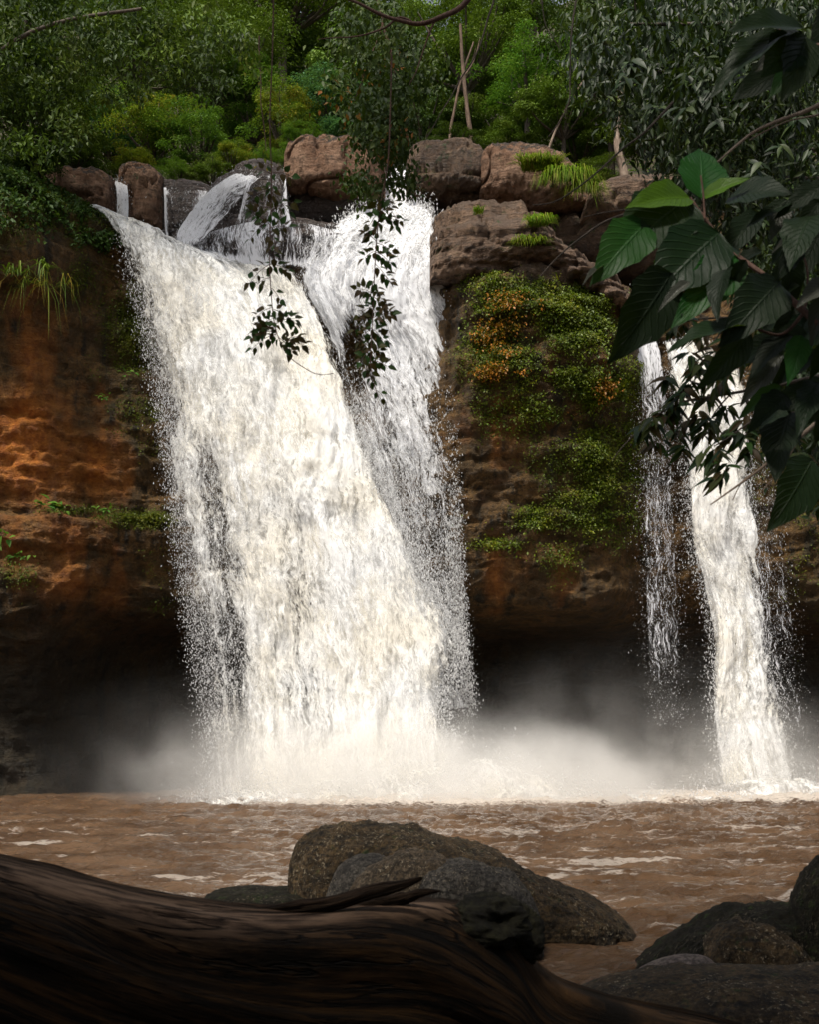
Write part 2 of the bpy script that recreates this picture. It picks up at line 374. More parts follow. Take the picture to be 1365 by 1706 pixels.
undercut_shade = np.clip(sstep(940, 1120, cpy + 60 * nA) * 1.0, 0, 1)
mc = M('cliff_rock'); p = mc.pos()
a = mc.noise(p, .9, 7, .62); b = mc.noise(p, 5.5, 6, .7); st = mc.noise(mc.scale(p, (.25, .25, 2.6)), 1.3, 5, .6)
c = mc.mix(mc.map(a, .36, .64), C(.058, .031, .007), C(.19, .10, .027))
c = mc.mix(mc.map(b, .42, .64), c, C(.065, .037, .011))
c = mc.mix(mc.map(mc.noise(mc.scale(p, (1.6, 1.6, .13)), 1.2, 4, .6), .52, .66), c, C(.026, .018, .007))
oc = mc.mix(mc.map(mc.noise(p, 3.2, 6, .7), .38, .62), C(.36, .098, .008), C(.60, .205, .026))
c = mc.mix(mc.attr('orange'), c, oc)
pc = mc.mix(mc.map(b, .4, .62), C(.15, .10, .07), C(.27, .185, .125))
c = mc.mix(mc.attr('pink'), c, pc)
ms = mc.mix(mc.map(mc.noise(p, 7, 5, .7), .4, .62), C(.032, .040, .005), C(.11, .115, .012))
c = mc.mix(mc.math('MULTIPLY', mc.attr('moss'), .9), c, ms)
c = mc.mix(mc.math('MULTIPLY', mc.attr('wet'), .85), c, mc.mix(mc.map(b, .4, .65), C(.010, .009, .005), C(.030, .024, .012)))     # undercut shade painted into the colour of the spray-wet lower rock
h = mc.math('ADD', mc.noise(p, 2.6, 9, .68), mc.math('MULTIPLY', st, .6))
h = mc.math('ADD', h, mc.math('MULTIPLY', mc.noise(p, 14, 5, .7), .3))
MAT['cliff'] = mc.done(mc.bsdf(Base_Color=c, Roughness=.62, Specular_IOR_Level=.35, Normal=mc.bump(h, 1.0, .5)))
cliff = obj('cliff', mesh_np('cliff', cv, grid_faces(NU, NV), MAT['cliff'], True, {'moss': mossA, 'orange': orangeA, 'pink': pinkA, 'wet': undercut_shade}))  # 'wet' carries the painted undercut shade
struct(cliff)

# ------------------------------------------------------------------ rocks: lofts along x with a given skyline
def ridge_rock(name, label, top, base, Yc, depth, mat, seed=0, group=None, under=0.15, nu=110, nv=70, amp=.1, powr=.75, lean=0.0, fq=1.0, strata=0.0, cat='rock', parent=None, dl=None):
    """top: skyline [(px,py)...]; base: row of the underside (number or [(px,py)...]); at distance Yc"""
    top = np.array(top, float)
    xs = np.linspace(top[0, 0], top[-1, 0], nu)
    xs = top[0, 0] + (top[-1, 0] - top[0, 0]) * (0.5 - 0.5 * np.cos(np.linspace(0, PI, nu)))
    cu = cr(top, 400); tp = np.interp(xs, cu[:, 0], cu[:, 1])
    bs = np.full(nu, float(base)) if not isinstance(base, list) else np.interp(xs, [q[0] for q in base], [q[1] for q in base])
    ends = np.clip(np.sin(np.linspace(0, PI, nu)), 0, 1) ** (.45 if Yc < 30 else .3)
    mid = bs * .65 + tp * .35
    a = np.linspace(0, 2 * PI, nv, endpoint=False)
    ca = np.sign(np.cos(a)) * np.abs(np.cos(a)) ** powr; sa = np.sign(np.sin(a)) * np.abs(np.sin(a)) ** powr
    s = Yc / F
    X = (xs - CX) * s
    Zt = CAMH + (HY - tp) * s; Zb = CAMH + (HY - bs) * s
    hm = (Zt - Zb) * .5; zm = (Zt + Zb) * .5
    V = np.zeros((nu, nv, 3))
    V[..., 0] = X[:, None]
    V[..., 1] = Yc - ca[None, :] * depth * .5 * ends[:, None] + lean * sa[None, :]
    V[..., 2] = zm[:, None] + sa[None, :] * hm[:, None]
    V = V.reshape(-1, 3)
    q = V * fq
    nn = fbm(q * 1.1 + seed * 7.7, 5, seed, .55); n2 = fbm(q * 3.7 + seed, 3, seed + 5, .55, True)
    ctr = np.repeat(np.stack([X, np.full(nu, Yc), zm], -1), nv, 0)
    dr = V - ctr; L = np.linalg.norm(dr, axis=1)[:, None] + 1e-6; dr = dr / L
    sr = fbm(np.stack([q[:, 0] * .3, q[:, 1] * .3, q[:, 2] * 5], -1), 3, seed + 9) * strata
    if Yc > 30:
        crk = np.abs(vnoise(q * np.array([.55, .55, .8]) + seed * 3.3, seed + 11)); nn = nn - .9 * (1 - sstep(0, .10, crk)) + .5 * vnoise(q * .5 + seed, seed + 13)
    else:
        nn = nn + .30 * fbm(V * 13.0, 3, seed + 15, .65)
    V = V + dr * ((nn * amp + n2 * amp * .35 + sr * amp)[:, None])
    f = grid_faces(nu, nv, True)
    # end caps
    V = np.concatenate([V, V[:nv].mean(0)[None], V[-nv:].mean(0)[None]]); c0, c1 = nu * nv, nu * nv + 1
    j = np.arange(nv); e1 = np.stack([np.full(nv, c0), j, (j + 1) % nv, (j + 1) % nv], -1); e2 = np.stack([np.full(nv, c1), (nu - 1) * nv + (j + 1) % nv, (nu - 1) * nv + j, (nu - 1) * nv + j], -1)
    tri = np.concatenate([e1, e2])[:, :3]
    base_pt = np.array([X.mean(), Yc, Zb.min()])
    V = V - base_pt
    qf = np.concatenate([f[:, [0, 1, 2]], f[:, [0, 2, 3]], tri])
    me = mesh_np(name, V, qf, mat)
    o = thing(name, label, cat, base_pt, group, me)
    return o

R = ridge_rock
# upper tier, left to right
R('rock', 'small brown rock with mossy foot left of the thin cascade at the upper left', [(66, 284), (95, 296), (140, 300), (175, 302), (194, 312)], 372, 49.5, 3, MAT['rock_brown'], 1, amp=.3, powr=.5)
R('boulder', 'upright orange-brown boulder between the thin cascade and the dark water-veiled slab', [(204, 300), (212, 288), (240, 291), (262, 298), (276, 312)], 400, 50.2, 3, MAT['rock_brown'], 2, amp=.28, powr=.45)
R('rock', 'dark wet upright slab behind a veil of dripping water at the upper left', [(266, 308), (280, 311), (315, 313), (345, 318), (372, 322)], 425, 50.6, 2.5, MAT['rock_wet'], 3, amp=.14, powr=.45, strata=.6)
R('rock', 'domed dark wet rock with the curved white cascade running down its left side', [(318, 400), (350, 345), (380, 306), (408, 287), (435, 283), (462, 288), (482, 305)], 425, 50.0, 4, MAT['rock_wet'], 4, amp=.18, powr=.6, strata=.5)
R('rock', 'low layered grey rock ledge washed by water below the domed rock', [(298, 418), (340, 392), (400, 372), (460, 368), (520, 378), (570, 385), (612, 392)], 452, 49.0, 3.2, MAT['rock_wet'], 5, amp=.2, strata=1.2)
R('boulder', 'big square reddish-brown boulder with black shadowed underside at the centre top', [(476, 300), (482, 266), (510, 256), (545, 252), (580, 249), (612, 252), (636, 270), (642, 290)], [(476, 340), (540, 352), (642, 345)], 50.6, 4.5, MAT['rock_brown'], 6, amp=.34, powr=.42)
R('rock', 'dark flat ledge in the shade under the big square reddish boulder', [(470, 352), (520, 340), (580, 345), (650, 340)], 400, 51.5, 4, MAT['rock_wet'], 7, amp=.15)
R('boulder', 'long dark brown boulder right of the top chute of white water', [(676, 285), (690, 265), (730, 261), (770, 261), (800, 267), (812, 285)], 345, 50.4, 4, MAT['rock_mossy'], 8, amp=.3, powr=.42)
R('boulder', 'rounded brown boulder with pinkish flank carrying the bright grass tuft', [(798, 280), (815, 267), (850, 264), (885, 266), (915, 278), (945, 300), (975, 330), (985, 350)], [(798, 348), (900, 378), (985, 385)], 50.0, 4.5, MAT['rock_brown'], 9, amp=.32, powr=.5)
R('rock', 'broad purplish-brown layered rock shelf right of the white back fall', [(716, 392), (732, 354), (770, 339), (820, 341), (870, 354), (905, 385), (940, 425), (985, 455), (1030, 485), (1050, 520)], [(716, 500), (800, 490), (900, 470), (1050, 560)], 47.6, 4.6, MAT['rock_tan'], 10, amp=.30, strata=2.0, powr=.8, lean=1.3, nu=140, nv=80)
R('boulder', 'smooth pale tan boulder in front of the trunk, right of the grass tuft', [(958, 395), (972, 350), (995, 330), (1040, 321), (1080, 316), (1120, 318), (1160, 330)], [(958, 400), (1160, 412)], 49.6, 5, MAT['rock_tan'], 11, amp=.2, powr=.7)
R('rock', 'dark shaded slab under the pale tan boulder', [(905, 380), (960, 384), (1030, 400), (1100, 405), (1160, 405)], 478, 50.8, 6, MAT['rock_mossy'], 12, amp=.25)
# pool-side boulders, nearest last
R('boulder', 'largest speckled boulder in the pool, a high rounded back and a long tail sloping right', [(482, 1500), (487, 1425), (505, 1396), (545, 1378), (600, 1372), (680, 1376), (745, 1396), (820, 1420), (880, 1450), (950, 1482), (1010, 1510), (1045, 1538), (1057, 1562)], 1600, 15.0, 2.3, MAT['boulder'], 21, amp=.085, powr=.8, fq=3, nu=300, nv=150)
R('boulder', 'brown speckled hump leaning on the front of the largest boulder, centre', [(565, 1530), (590, 1465), (640, 1430), (700, 1416), (745, 1432), (790, 1470), (800, 1530)], 1590, 13.8, 1.0, MAT['boulder_pale'], 22, amp=.06, fq=4)
R('boulder', 'small round grey boulder half buried left of the brown speckled hump', [(540, 1500), (560, 1450), (585, 1428), (615, 1422), (645, 1428), (665, 1465)], 1580, 14.05, .8, MAT['boulder_grey'], 23, amp=.03, fq=4)
R('boulder', 'wide grey-flecked boulder just behind the hollow end of the log', [(690, 1500), (710, 1455), (760, 1434), (810, 1440), (850, 1452), (885, 1490), (905, 1540)], 1600, 13.5, 1.0, MAT['boulder_grey'], 24, amp=.07, fq=4)
R('boulder', 'low dark flat rock peeping over the log, left of the largest boulder', [(335, 1505), (352, 1487), (400, 1480), (450, 1481), (500, 1484), (560, 1500)], 1530, 14.6, 1.4, MAT['boulder_dark'], 25, amp=.04, fq=4)
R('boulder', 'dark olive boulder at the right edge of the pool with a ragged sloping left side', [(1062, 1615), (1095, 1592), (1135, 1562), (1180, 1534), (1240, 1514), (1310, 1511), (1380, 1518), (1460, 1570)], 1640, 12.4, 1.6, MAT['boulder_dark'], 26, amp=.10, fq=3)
R('boulder', 'rounded brown boulder in front of the dark olive boulder at the right', [(1165, 1615), (1185, 1568), (1215, 1540), (1260, 1538), (1310, 1558), (1350, 1600), (1370, 1630)], 1650, 11.7, .9, MAT['boulder'], 27, amp=.07, fq=4)
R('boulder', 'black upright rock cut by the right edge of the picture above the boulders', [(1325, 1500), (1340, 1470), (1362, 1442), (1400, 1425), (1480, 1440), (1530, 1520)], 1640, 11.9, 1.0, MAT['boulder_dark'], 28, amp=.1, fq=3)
R('stone', 'small pale pinkish stone lying between the dark boulders and the flat near rock', [(1050, 1634), (1075, 1610), (1115, 1595), (1155, 1590), (1185, 1598), (1205, 1622)], 1655, 10.6, .35, MAT['stone_pink'], 29, amp=.012, fq=6, cat='stone')
R('boulder', 'flat grey-speckled rock shelf along the bottom right corner', [(945, 1665), (990, 1648), (1060, 1632), (1140, 1620), (1230, 1617), (1330, 1622), (1420, 1620), (1600, 1630)], 1800, 9.3, 1.8, MAT['boulder'], 30, amp=.05, fq=3, nu=110, nv=70)
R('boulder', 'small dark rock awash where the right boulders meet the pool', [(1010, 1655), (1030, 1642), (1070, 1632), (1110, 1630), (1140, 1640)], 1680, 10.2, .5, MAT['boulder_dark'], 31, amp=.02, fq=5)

# near bank under the log
nx, ny = 90, 60
X, Y = np.meshgrid(np.linspace(-14, 14, nx), np.linspace(-12, 9.5, ny), indexing='ij')
Z = 1.0 - 2.6 * sstep(4.8, 8.6, Y + .35 * np.sin(X * .7)) ; pv = np.stack([X, Y, Z], -1).reshape(-1, 3)
pv[:, 2] += .12 * fbm(pv * 1.5, 4, 77)
struct(obj('riverbank', mesh_np('riverbank', pv, grid_faces(nx, ny), MAT['ground'])))

# ------------------------------------------------------------------ the driftwood log
mw = M('driftwood'); uvn = mw.n('ShaderNodeUVMap', uv_map='uv').outputs[0]
gr = mw.noise(mw.scale(uvn, (1.0, 15, 1)), 2.2, 9, .72, .0)
crk_ = mw.map(mw.math('ABSOLUTE', mw.math('SUBTRACT', mw.noise(mw.scale(uvn, (.55, 11, 1)), 1.7, 4, .6), .5)), .0, .022, 0, 1)
gr2 = mw.noise(mw.scale(uvn, (1.2, 50, 1)), 2.0, 5, .6)
blo = mw.noise(uvn, 1.6, 5, .6)
c = mw.mix(mw.map(gr, .40, .66), C(.0020, .0013, .0006), C(.030, .0145, .0045))
c = mw.mix(mw.map(blo, .45, .7), c, C(.008, .0045, .002))
c = mw.mix(crk_, C(.002, .0015, .001), c)
tp = mw.attr('weather_light')
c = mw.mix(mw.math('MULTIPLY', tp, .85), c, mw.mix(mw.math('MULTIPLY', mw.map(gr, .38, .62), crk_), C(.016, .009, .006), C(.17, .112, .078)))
h = mw.math('ADD', gr, mw.math('ADD', mw.math('MULTIPLY', gr2, .35), mw.math('MULTIPLY', crk_, .5)))
MAT['driftwood'] = mw.done(mw.bsdf(Base_Color=c, Roughness=.75, Specular_IOR_Level=.06, Normal=mw.bump(h, 1.0, .05)))
LTD = lambda x: np.interp(x, [-500, 0, 350, 700, 900], [26, 24, 22, 9, 4])
lt = [(-500, 1290), (-200, 1360), (0, 1421), (60, 1436), (150, 1461), (250, 1484), (340, 1499), (440, 1509), (540, 1508), (620, 1500), (690, 1496), (750, 1499), (800, 1512), (850, 1545), (885, 1590), (930, 1628), (990, 1650), (1080, 1676), (1180, 1698), (1320, 1730), (1500, 1780)]
nu, nv = 420, 230
lt = [(x_, y_ + LTD(x_)) for x_, y_ in lt]
cu = cr(lt, 900); xs = np.linspace(-500, 1500, nu); tpz = np.interp(xs, cu[:, 0], cu[:, 1])
# axis swings: nearer at left, further right
Yl = np.interp(xs, [-500, 0, 700, 1100, 1500], [4.0, 4.4, 5.0, 5.6, 6.2])
hh = np.interp(xs, [-500, 200, 800, 950, 1200, 1500], [1.15, 1.05, 1.0, .62, .40, .28]) * .5
dd = np.interp(xs, [-500, 300, 800, 950, 1500], [.62, .58, .50, .34, .2])
a = np.linspace(0, 2 * PI, nv, endpoint=False)
Zt = CAMH + (HY - tpz) / F * Yl
V = np.zeros((nu, nv, 3))
ca, sa = np.cos(a), np.sin(a)
V[..., 0] = ((xs - CX) / F * Yl)[:, None]
V[..., 1] = Yl[:, None] - dd[:, None] * (np.sign(ca) * np.abs(ca) ** .85)[None]
V[..., 2] = (Zt - hh)[:, None] + hh[:, None] * (np.sign(sa) * np.abs(sa) ** .9)[None]
U = np.broadcast_to(((xs + 500) / 400)[:, None], (nu, nv)); A = np.broadcast_to((a / (2 * PI) * 3.2)[None], (nu, nv))
# grain drops to the right along the log: shift the ring coordinate with x
Gc = A - 0.00 + np.interp(xs, [-500, 0, 400, 900, 1500], [0, .22, .50, 1.0, 1.25])[:, None] * np.clip(np.cos(a), 0, 1)[None] * .55
wv = fbm(np.stack([U.ravel() * .7, Gc.ravel() * 1.2, 0 * U.ravel()], -1), 3, 61).reshape(nu, nv)
G2 = Gc + wv * .05
g1 = fbm(np.stack([U.ravel() * .55, G2.ravel() * 7.5, 0 * U.ravel() + 3], -1), 4, 63, .55).reshape(nu, nv)
g2 = fbm(np.stack([U.ravel() * 1.3, G2.ravel() * 26, 0 * U.ravel() + 8], -1), 3, 65, .5, True).reshape(nu, nv)
crack = sstep(.30, .62, fbm(np.stack([U.ravel() * .42, G2.ravel() * 5.0, 0 * U.ravel() + 13], -1), 2, 67).reshape(nu, nv))
disp = g1 * .085 + g2 * .014 - crack * .12
ctr = np.stack([V[:, :, 0].mean(1), Yl, Zt - hh], -1)[:, None, :]
dr = V - ctr; dr[..., 0] = 0; dr /= np.linalg.norm(dr, axis=-1, keepdims=True)
keep = 1 - .75 * np.exp(-((a - PI / 2) / .28) ** 2)[None]
V = V + dr * (disp * keep)[..., None]
topw = np.exp(-((a - PI / 2 + .08) / .26) ** 2)[None] * np.interp(xs, [0, 700, 850], [1, .8, .1])[:, None] * (0.6 + .6 * sstep(-.3, .3, g1))  # light on the top edge painted in as paler weathered wood
lb = np.array([(450 - CX) / F * 4.8, 4.8, .9])
log = thing('fallen_log', 'huge dark weathered driftwood log with deep grooves across the bottom foreground', 'log', lb)
V = V.reshape(-1, 3) - lb
trunk = obj('trunk', mesh_np('trunk', V, grid_faces(nu, nv, True), MAT['driftwood'], True, {'weather_light': np.clip(topw, 0, 1).ravel()}, np.stack([U.ravel(), G2.ravel()], -1)), log)

def wood_spike(name, pts, rad, flat, nm_seed, weather_light=.6, parent=log):
    p_ = cr([P(*q) for q in pts], 60); r_ = np.interp(np.linspace(0, 1, 60), np.linspace(0, 1, len(rad)), rad)
    v_, f_ = tube(p_, r_, 22)
    c_ = np.repeat(p_, 22, 0); d_ = v_ - c_; d_[:, 2] *= flat
    v_ = c_ + d_ * (1 + .45 * fbm(np.stack([np.repeat(np.arange(60) * .05, 22), np.tile(np.cos(np.arange(22) / 22 * 2 * PI) * 2, 60), np.tile(np.sin(np.arange(22) / 22 * 2 * PI) * 2, 60)], -1), 3, nm_seed, .5, True))[:, None]
    uv_ = np.stack([np.repeat(np.linspace(0, 1.2, 60), 22), np.tile(np.arange(22) / 22 * .8, 60)], -1)
    return obj(name, mesh_np(name, v_ - lb, f_, MAT['driftwood'], True, {'weather_light': np.full(len(v_), weather_light)}, uv_), parent)
wood_spike('splinter', [(360, 1520, 4.95), (460, 1516, 4.92), (560, 1503, 4.9), (620, 1486, 4.85), (670, 1474, 4.8), (703, 1463, 4.75)], [.006, .02, .035, .034, .032, .008], .75, 3, .3)
wood_spike('splinter', [(600, 1508, 5.0), (660, 1500, 4.95), (700, 1488, 4.9), (735, 1484, 4.9)], [.01, .03, .025, .004], .8, 4, .3)
# dark hollow burl at the right end
def knot(pts_, r_, seed):
    nu_, nv_ = 60, 44
    th = np.linspace(0, PI, nu_); ph = np.linspace(0, 2 * PI, nv_, endpoint=False)
    S = np.stack([np.sin(th)[:, None] * np.cos(ph)[None], np.sin(th)[:, None] * np.sin(ph)[None], np.cos(th)[:, None] + 0 * ph[None]], -1)
    q = S.reshape(-1, 3); n_ = fbm(q * 2.2 + seed, 4, seed, .6); n2_ = fbm(q * 5 + seed, 3, seed + 3, .6, True)
    hole = np.exp(-(((q - np.array([.35, -.85, .35])) ** 2).sum(1)) / .16)
    q = q * (1 + .30 * n_ + .10 * n2_ - .55 * hole)[:, None] * np.array(r_)
    v_ = q + P(*pts_) - lb
    return obj('burl', mesh_np('burl', v_, grid_faces(nu_, nv_, True), MAT['driftwood_dark'], True, {'weather_light': np.zeros(len(v_))}, np.stack([S.reshape(-1, 3)[:, 0], S.reshape(-1, 3)[:, 2] * .6], -1)), log)
md = M('driftwood_dark'); pd = md.pos(); nd = md.noise(pd, 14, 7, .7)
MAT['driftwood_dark'] = md.done(md.bsdf(Base_Color=md.mix(md.map(nd, .4, .65), C(.003, .0025, .0015), C(.012, .011, .005)), Roughness=.7, Specular_IOR_Level=.1, Normal=md.bump(nd, 1, .03)))
knot((815, 1538, 5.02), (.17, .20, .115), 4)
knot((872, 1560, 5.12), (.085, .10, .115), 7)

# ------------------------------------------------------------------ river
nx, ny = 430, 460
Yr = 6.5 * (60 / 6.5) ** np.linspace(0, 1, ny); Xr = np.linspace(-1, 1, nx); Xr = 26 * np.sign(Xr) * np.abs(Xr) ** 1.25
X, Y = np.meshgrid(Xr, Yr, indexing='ij')
q = np.stack([X, Y, 0 * X], -1).reshape(-1, 3)
rx, ry = proj(np.stack([X, Y, 0 * X], -1).reshape(-1, 3))
land = np.exp(-(((q[:, 0] - 1.2) / 6.5) ** 2 + ((q[:, 1] - 43) / 4.5) ** 2)) + np.exp(-(((q[:, 0] - 12.5) / 5) ** 2 + ((q[:, 1] - 45) / 4.0) ** 2)) * .8
wvA = fbm(q * np.array([.55, 1.1, 1]), 4, 71, .5); wvB = fbm(q * np.array([1.6, 3.6, 1]) + wvA[:, None], 4, 73, .55); wvC = fbm(q * np.array([4.5, 9, 1]), 2, 75, .5, True)
z = wvA * .07 + wvB * .12 + wvC * .035
chop = np.exp(-((q[:, 1] - 42.0) / 4.2) ** 2) * (.4 + .6 * sstep(-9, -3, q[:, 0]))
z = z * (1 + .3 * sstep(20, 35, q[:, 1])) + chop * (fbm(q * .9, 4, 79, .55, True) * .22 + .06) + land * .25
q[:, 2] = z
fo = np.clip(land * 1.3 + chop * .75 + .15 * wvB - .25, 0, 1)
# loose foam streaks, with sky glints painted in as pale colour
foam_glint = np.clip(sstep(-.02, .40, fbm(q * np.array([.5, 1.6, 0]) + 4, 6, 81, .68)) * (.55 + .5 * np.exp(-((q[:, 1] - 24) / 10) ** 2)) * sstep(9, 14, q[:, 1]), 0, 1)
mr = M('river_water'); p = mr.pos()
n1 = mr.noise(mr.scale(p, (1.2, 3.0, 1)), 1.6, 8, .65); n2 = mr.noise(mr.scale(p, (1, 2.4, 1)), 7, 6, .7); n3 = mr.noise(p, .5, 4, .6)
c = mr.mix(mr.map(n3, .35, .65), C(.082, .042, .018), C(.155, .090, .048))
ff2 = mr.map(mr.math('ADD', mr.attr('foam'), mr.math('MULTIPLY', mr.math('SUBTRACT', n2, .5), 1.6)), .42, .8)
ff3 = mr.map(mr.math('ADD', mr.math('MULTIPLY', mr.attr('streak'), .6), mr.math('SUBTRACT', n2, .5)), .35, .62, 0, .55)
fm = mr.math('MAXIMUM', ff2, ff3)
c = mr.mix(fm, c, C(.66, .58, .50))
h = mr.math('ADD', n1, mr.math('MULTIPLY', n2, .35))
MAT['river'] = mr.done(mr.bsdf(Base_Color=c, Roughness=mr.map(fm, 0, 1, .06, .6), Specular_IOR_Level=.55, IOR=1.33, Normal=mr.bump(h, 1.0, .28)))
struct(obj('river', mesh_np('river', q, grid_faces(nx, ny), MAT['river'], True, {'foam': fo, 'streak': foam_glint})), label=None)

# ------------------------------------------------------------------ waterfalls
def fall_mat(name, tint_a, tint_b, fine=1.0, soft=.16, stretch=.42):
    m = M(name)
    uvn = m.n('ShaderNodeUVMap', uv_map='uv').outputs[0]
    wob = m.n('ShaderNodeTexNoise', {'Vector': uvn, 'Scale': .9, 'Detail': 3.0}).outputs['Color']
    wv_ = m.n('ShaderNodeVectorMath', {0: m.n('ShaderNodeVectorMath', {0: wob, 1: (.5, .5, .5)}, operation='SUBTRACT').outputs[0], 1: (.7, .7, 0)}, operation='MULTIPLY').outputs[0]
    uvw = m.n('ShaderNodeVectorMath', {0: uvn, 1: wv_}, operation='ADD').outputs[0]
    su = m.scale(uvw, (1, stretch, 1))
    f1 = m.noise(su, 10.5 * fine, 5, .72); f2 = m.noise(su, 1.4 * fine, 5, .6); f3 = m.noise(m.scale(uvw, (1, .10, 1)), 4.2 * fine, 5, .62)
    n = m.math('ADD', m.math('MULTIPLY', f1, .46), m.math('ADD', m.math('MULTIPLY', f2, .20), m.math('MULTIPLY', f3, .36)))
    thr = m.map(m.attr('cover'), 0, 1, .64, .36, False)
    a = m.map(m.math('SUBTRACT', n, thr), -soft * .35, soft * .65)
    a = m.math('MULTIPLY', a, m.map(m.attr('cover'), 0, .08))
    c = m.mix(m.map(m.noise(uvn, .38, 4, .6), .38, .64), tint_a, tint_b)
    h = m.math('ADD', m.math('MULTIPLY', f1, .5), m.math('ADD', f2, m.math('MULTIPLY', f3, .4)))
    bp = m.bump(h, .6, .22)
    d = m.n('ShaderNodeBsdfDiffuse', {'Color': c, 'Normal': bp}).outputs[0]
    t = m.n('ShaderNodeBsdfTranslucent', {'Color': c, 'Normal': bp}).outputs[0]
    x = m.n('ShaderNodeMixShader', {0: .22, 1: d, 2: t}).outputs[0]
    tr = m.n('ShaderNodeBsdfTransparent').outputs[0]
    return m.done(m.n('ShaderNodeMixShader', {0: a, 1: tr, 2: x}).outputs[0])
CREAM, WHITE, SILT, COOL = C(.90, .88, .83), C(.93, .93, .93), C(.86, .80, .66), C(.90, .91, .95)
MAT['fall_silty'] = fall_mat('fall_silty', C(.93, .93, .92), C(.90, .86, .77), stretch=.30)
MAT['fall_white'] = fall_mat('fall_white', C(.93, .93, .94), C(.90, .91, .94), 1.3, .14, .22)
MAT['fall_veil'] = fall_mat('fall_veil', C(.90, .90, .93), C(.86, .86, .90), 2.4, .12, .14)
mdm = M('water_drops')
dcol = mdm.n('ShaderNodeBsdfDiffuse', {'Color': C(.92, .92, .92)}).outputs[0]; dtr = mdm.n('ShaderNodeBsdfTranslucent', {'Color': C(.92, .92, .92)}).outputs[0]
dmx = mdm.n('ShaderNodeMixShader', {0: .4, 1: dcol, 2: dtr}).outputs[0]
MAT['drops'] = mdm.done(mdm.n('ShaderNodeMixShader', {0: .62, 1: mdm.n('ShaderNodeBsdfTransparent').outputs[0], 2: dmx}).outputs[0])

OCT = np.array([(1, 0, 0), (0, 1, 0), (-1, 0, 0), (0, -1, 0), (0, 0, 1.9), (0, 0, -1.4)], float)
OCF = np.array([(0, 1, 4), (1, 2, 4), (2, 3, 4), (3, 0, 4), (1, 0, 5), (2, 1, 5), (3, 2, 5), (0, 3, 5)])
TET = np.array([(1, 0, -.4), (-.5, .87, -.4), (-.5, -.87, -.4), (0, 0, 2.5)], float)
TEF = np.array([(0, 1, 3), (1, 2, 3), (2, 0, 3), (1, 0, 2)])
def drops_mesh(name, pts, r, dirs=None):
    n = len(pts); ang = RNG.uniform(0, 2 * PI, n)
    ca, sa = np.cos(ang), np.sin(ang)
    b = TET[None] * r[:, None, None]
    x = b[..., 0] * ca[:, None] - b[..., 1] * sa[:, None]; y = b[..., 0] * sa[:, None] + b[..., 1] * ca[:, None]; z = b[..., 2]
    tl = RNG.normal(0, .35, (n, 2)); x = x + z * tl[:, :1]; y = y + z * tl[:, 1:]
    v = pts[:, None, :] + np.stack([x, y, z], -1)
    f = TEF[None] + (np.arange(n) * 4)[:, None, None]
    return mesh_np(name, v.reshape(-1, 3), f.reshape(-1, 3), MAT['drops'], True)

def stream_grid(streams, nu, nv, jitter=0.0):
    S = np.array([cr([P(*q) for q in s], nv) for s in streams])      # (K,nv,3)
    K = len(S); t = np.linspace(0, K - 1, nu); k = np.clip(t.astype(int), 0, K - 2); f = (t - k)[:, None, None]
    p0 = S[np.maximum(k - 1, 0)]; p1 = S[k]; p2 = S[k + 1]; p3 = S[np.minimum(k + 2, K - 1)]
    if K == 2: return p1 * (1 - f) + p2 * f
    return 0.5 * ((2 * p1) + (-p0 + p2) * f + (2 * p0 - 5 * p1 + 4 * p2 - p3) * f ** 2 + (-p0 + 3 * p1 - 3 * p2 + p3) * f ** 3)

def fall_sheet(parent, name, streams, nu, nv, dens, mat, lump=.25, seed=0, push=0.0, kind=None, edge=.35, hang=True, name_fade=False):
    G = stream_grid(streams, nu, nv)
    dv = np.linalg.norm(np.diff(G, axis=1), axis=-1); vv = np.concatenate([np.zeros((nu, 1)), np.cumsum(dv, 1)], 1)
    du = np.linalg.norm(np.diff(G, axis=0), axis=-1); uu = np.concatenate([np.zeros((1, nv)), np.cumsum(du, 0)], 0)
    vm = vv.mean(0)[None] + 0 * vv
    u01 = np.broadcast_to(np.linspace(0, 1, nu)[:, None], (nu, nv)); v01 = np.broadcast_to(np.linspace(0, 1, nv)[None], (nu, nv))
    uw = (u01 * uu[-1].mean())
    tx = np.gradient(G, axis=1); ty = np.gradient(G, axis=0); N = np.cross(tx, ty); N /= np.linalg.norm(N, axis=-1, keepdims=True) + 1e-9
    N = np.where((N[..., 1:2] > 0), -N, N)
    q3 = np.stack([uu.ravel() * .9, vm.ravel() * .30, 0 * uu.ravel() + seed * 5.1], -1)
    wr = fbm(q3 * .8, 3, seed + 1); q3 = q3 + wr[:, None] * .6
    l1 = fbm(q3, 5, seed + 2, .6).reshape(nu, nv); l2 = fbm(q3 * np.array([3.2, 2.2, 1]), 4, seed + 3, .62, True).reshape(nu, nv)
    grow = sstep(0, .18, v01) * (1 if hang else .6)
    dsp = (l1 * lump + l2 * lump * .22) * (.25 + .75 * grow)
    G2 = G + N * (dsp + push * grow)[..., None]
    px, py = proj(G2)
    D = dens(u01, v01, px, py, l1)
    e = np.minimum(u01, 1 - u01)
    if name_fade: D = D * sstep(0, .05, v01 + .03 * l1) * (1 - sstep(.86, 1.0, v01 + .15 * l1))
    if edge > 0: D = D * sstep(0, edge * .25, e + .05 * l1 + .05 * l2 - .01)
    me = mesh_np(name, (G2.reshape(-1, 3) - np.array(parent.location)), grid_faces(nu, nv), mat, True, {'cover': np.clip(D, 0, 1).ravel()}, np.stack([uu.ravel() + seed * 3.3, vm.ravel()], -1))
    o = obj(name, me, parent)
    return o, G2, D

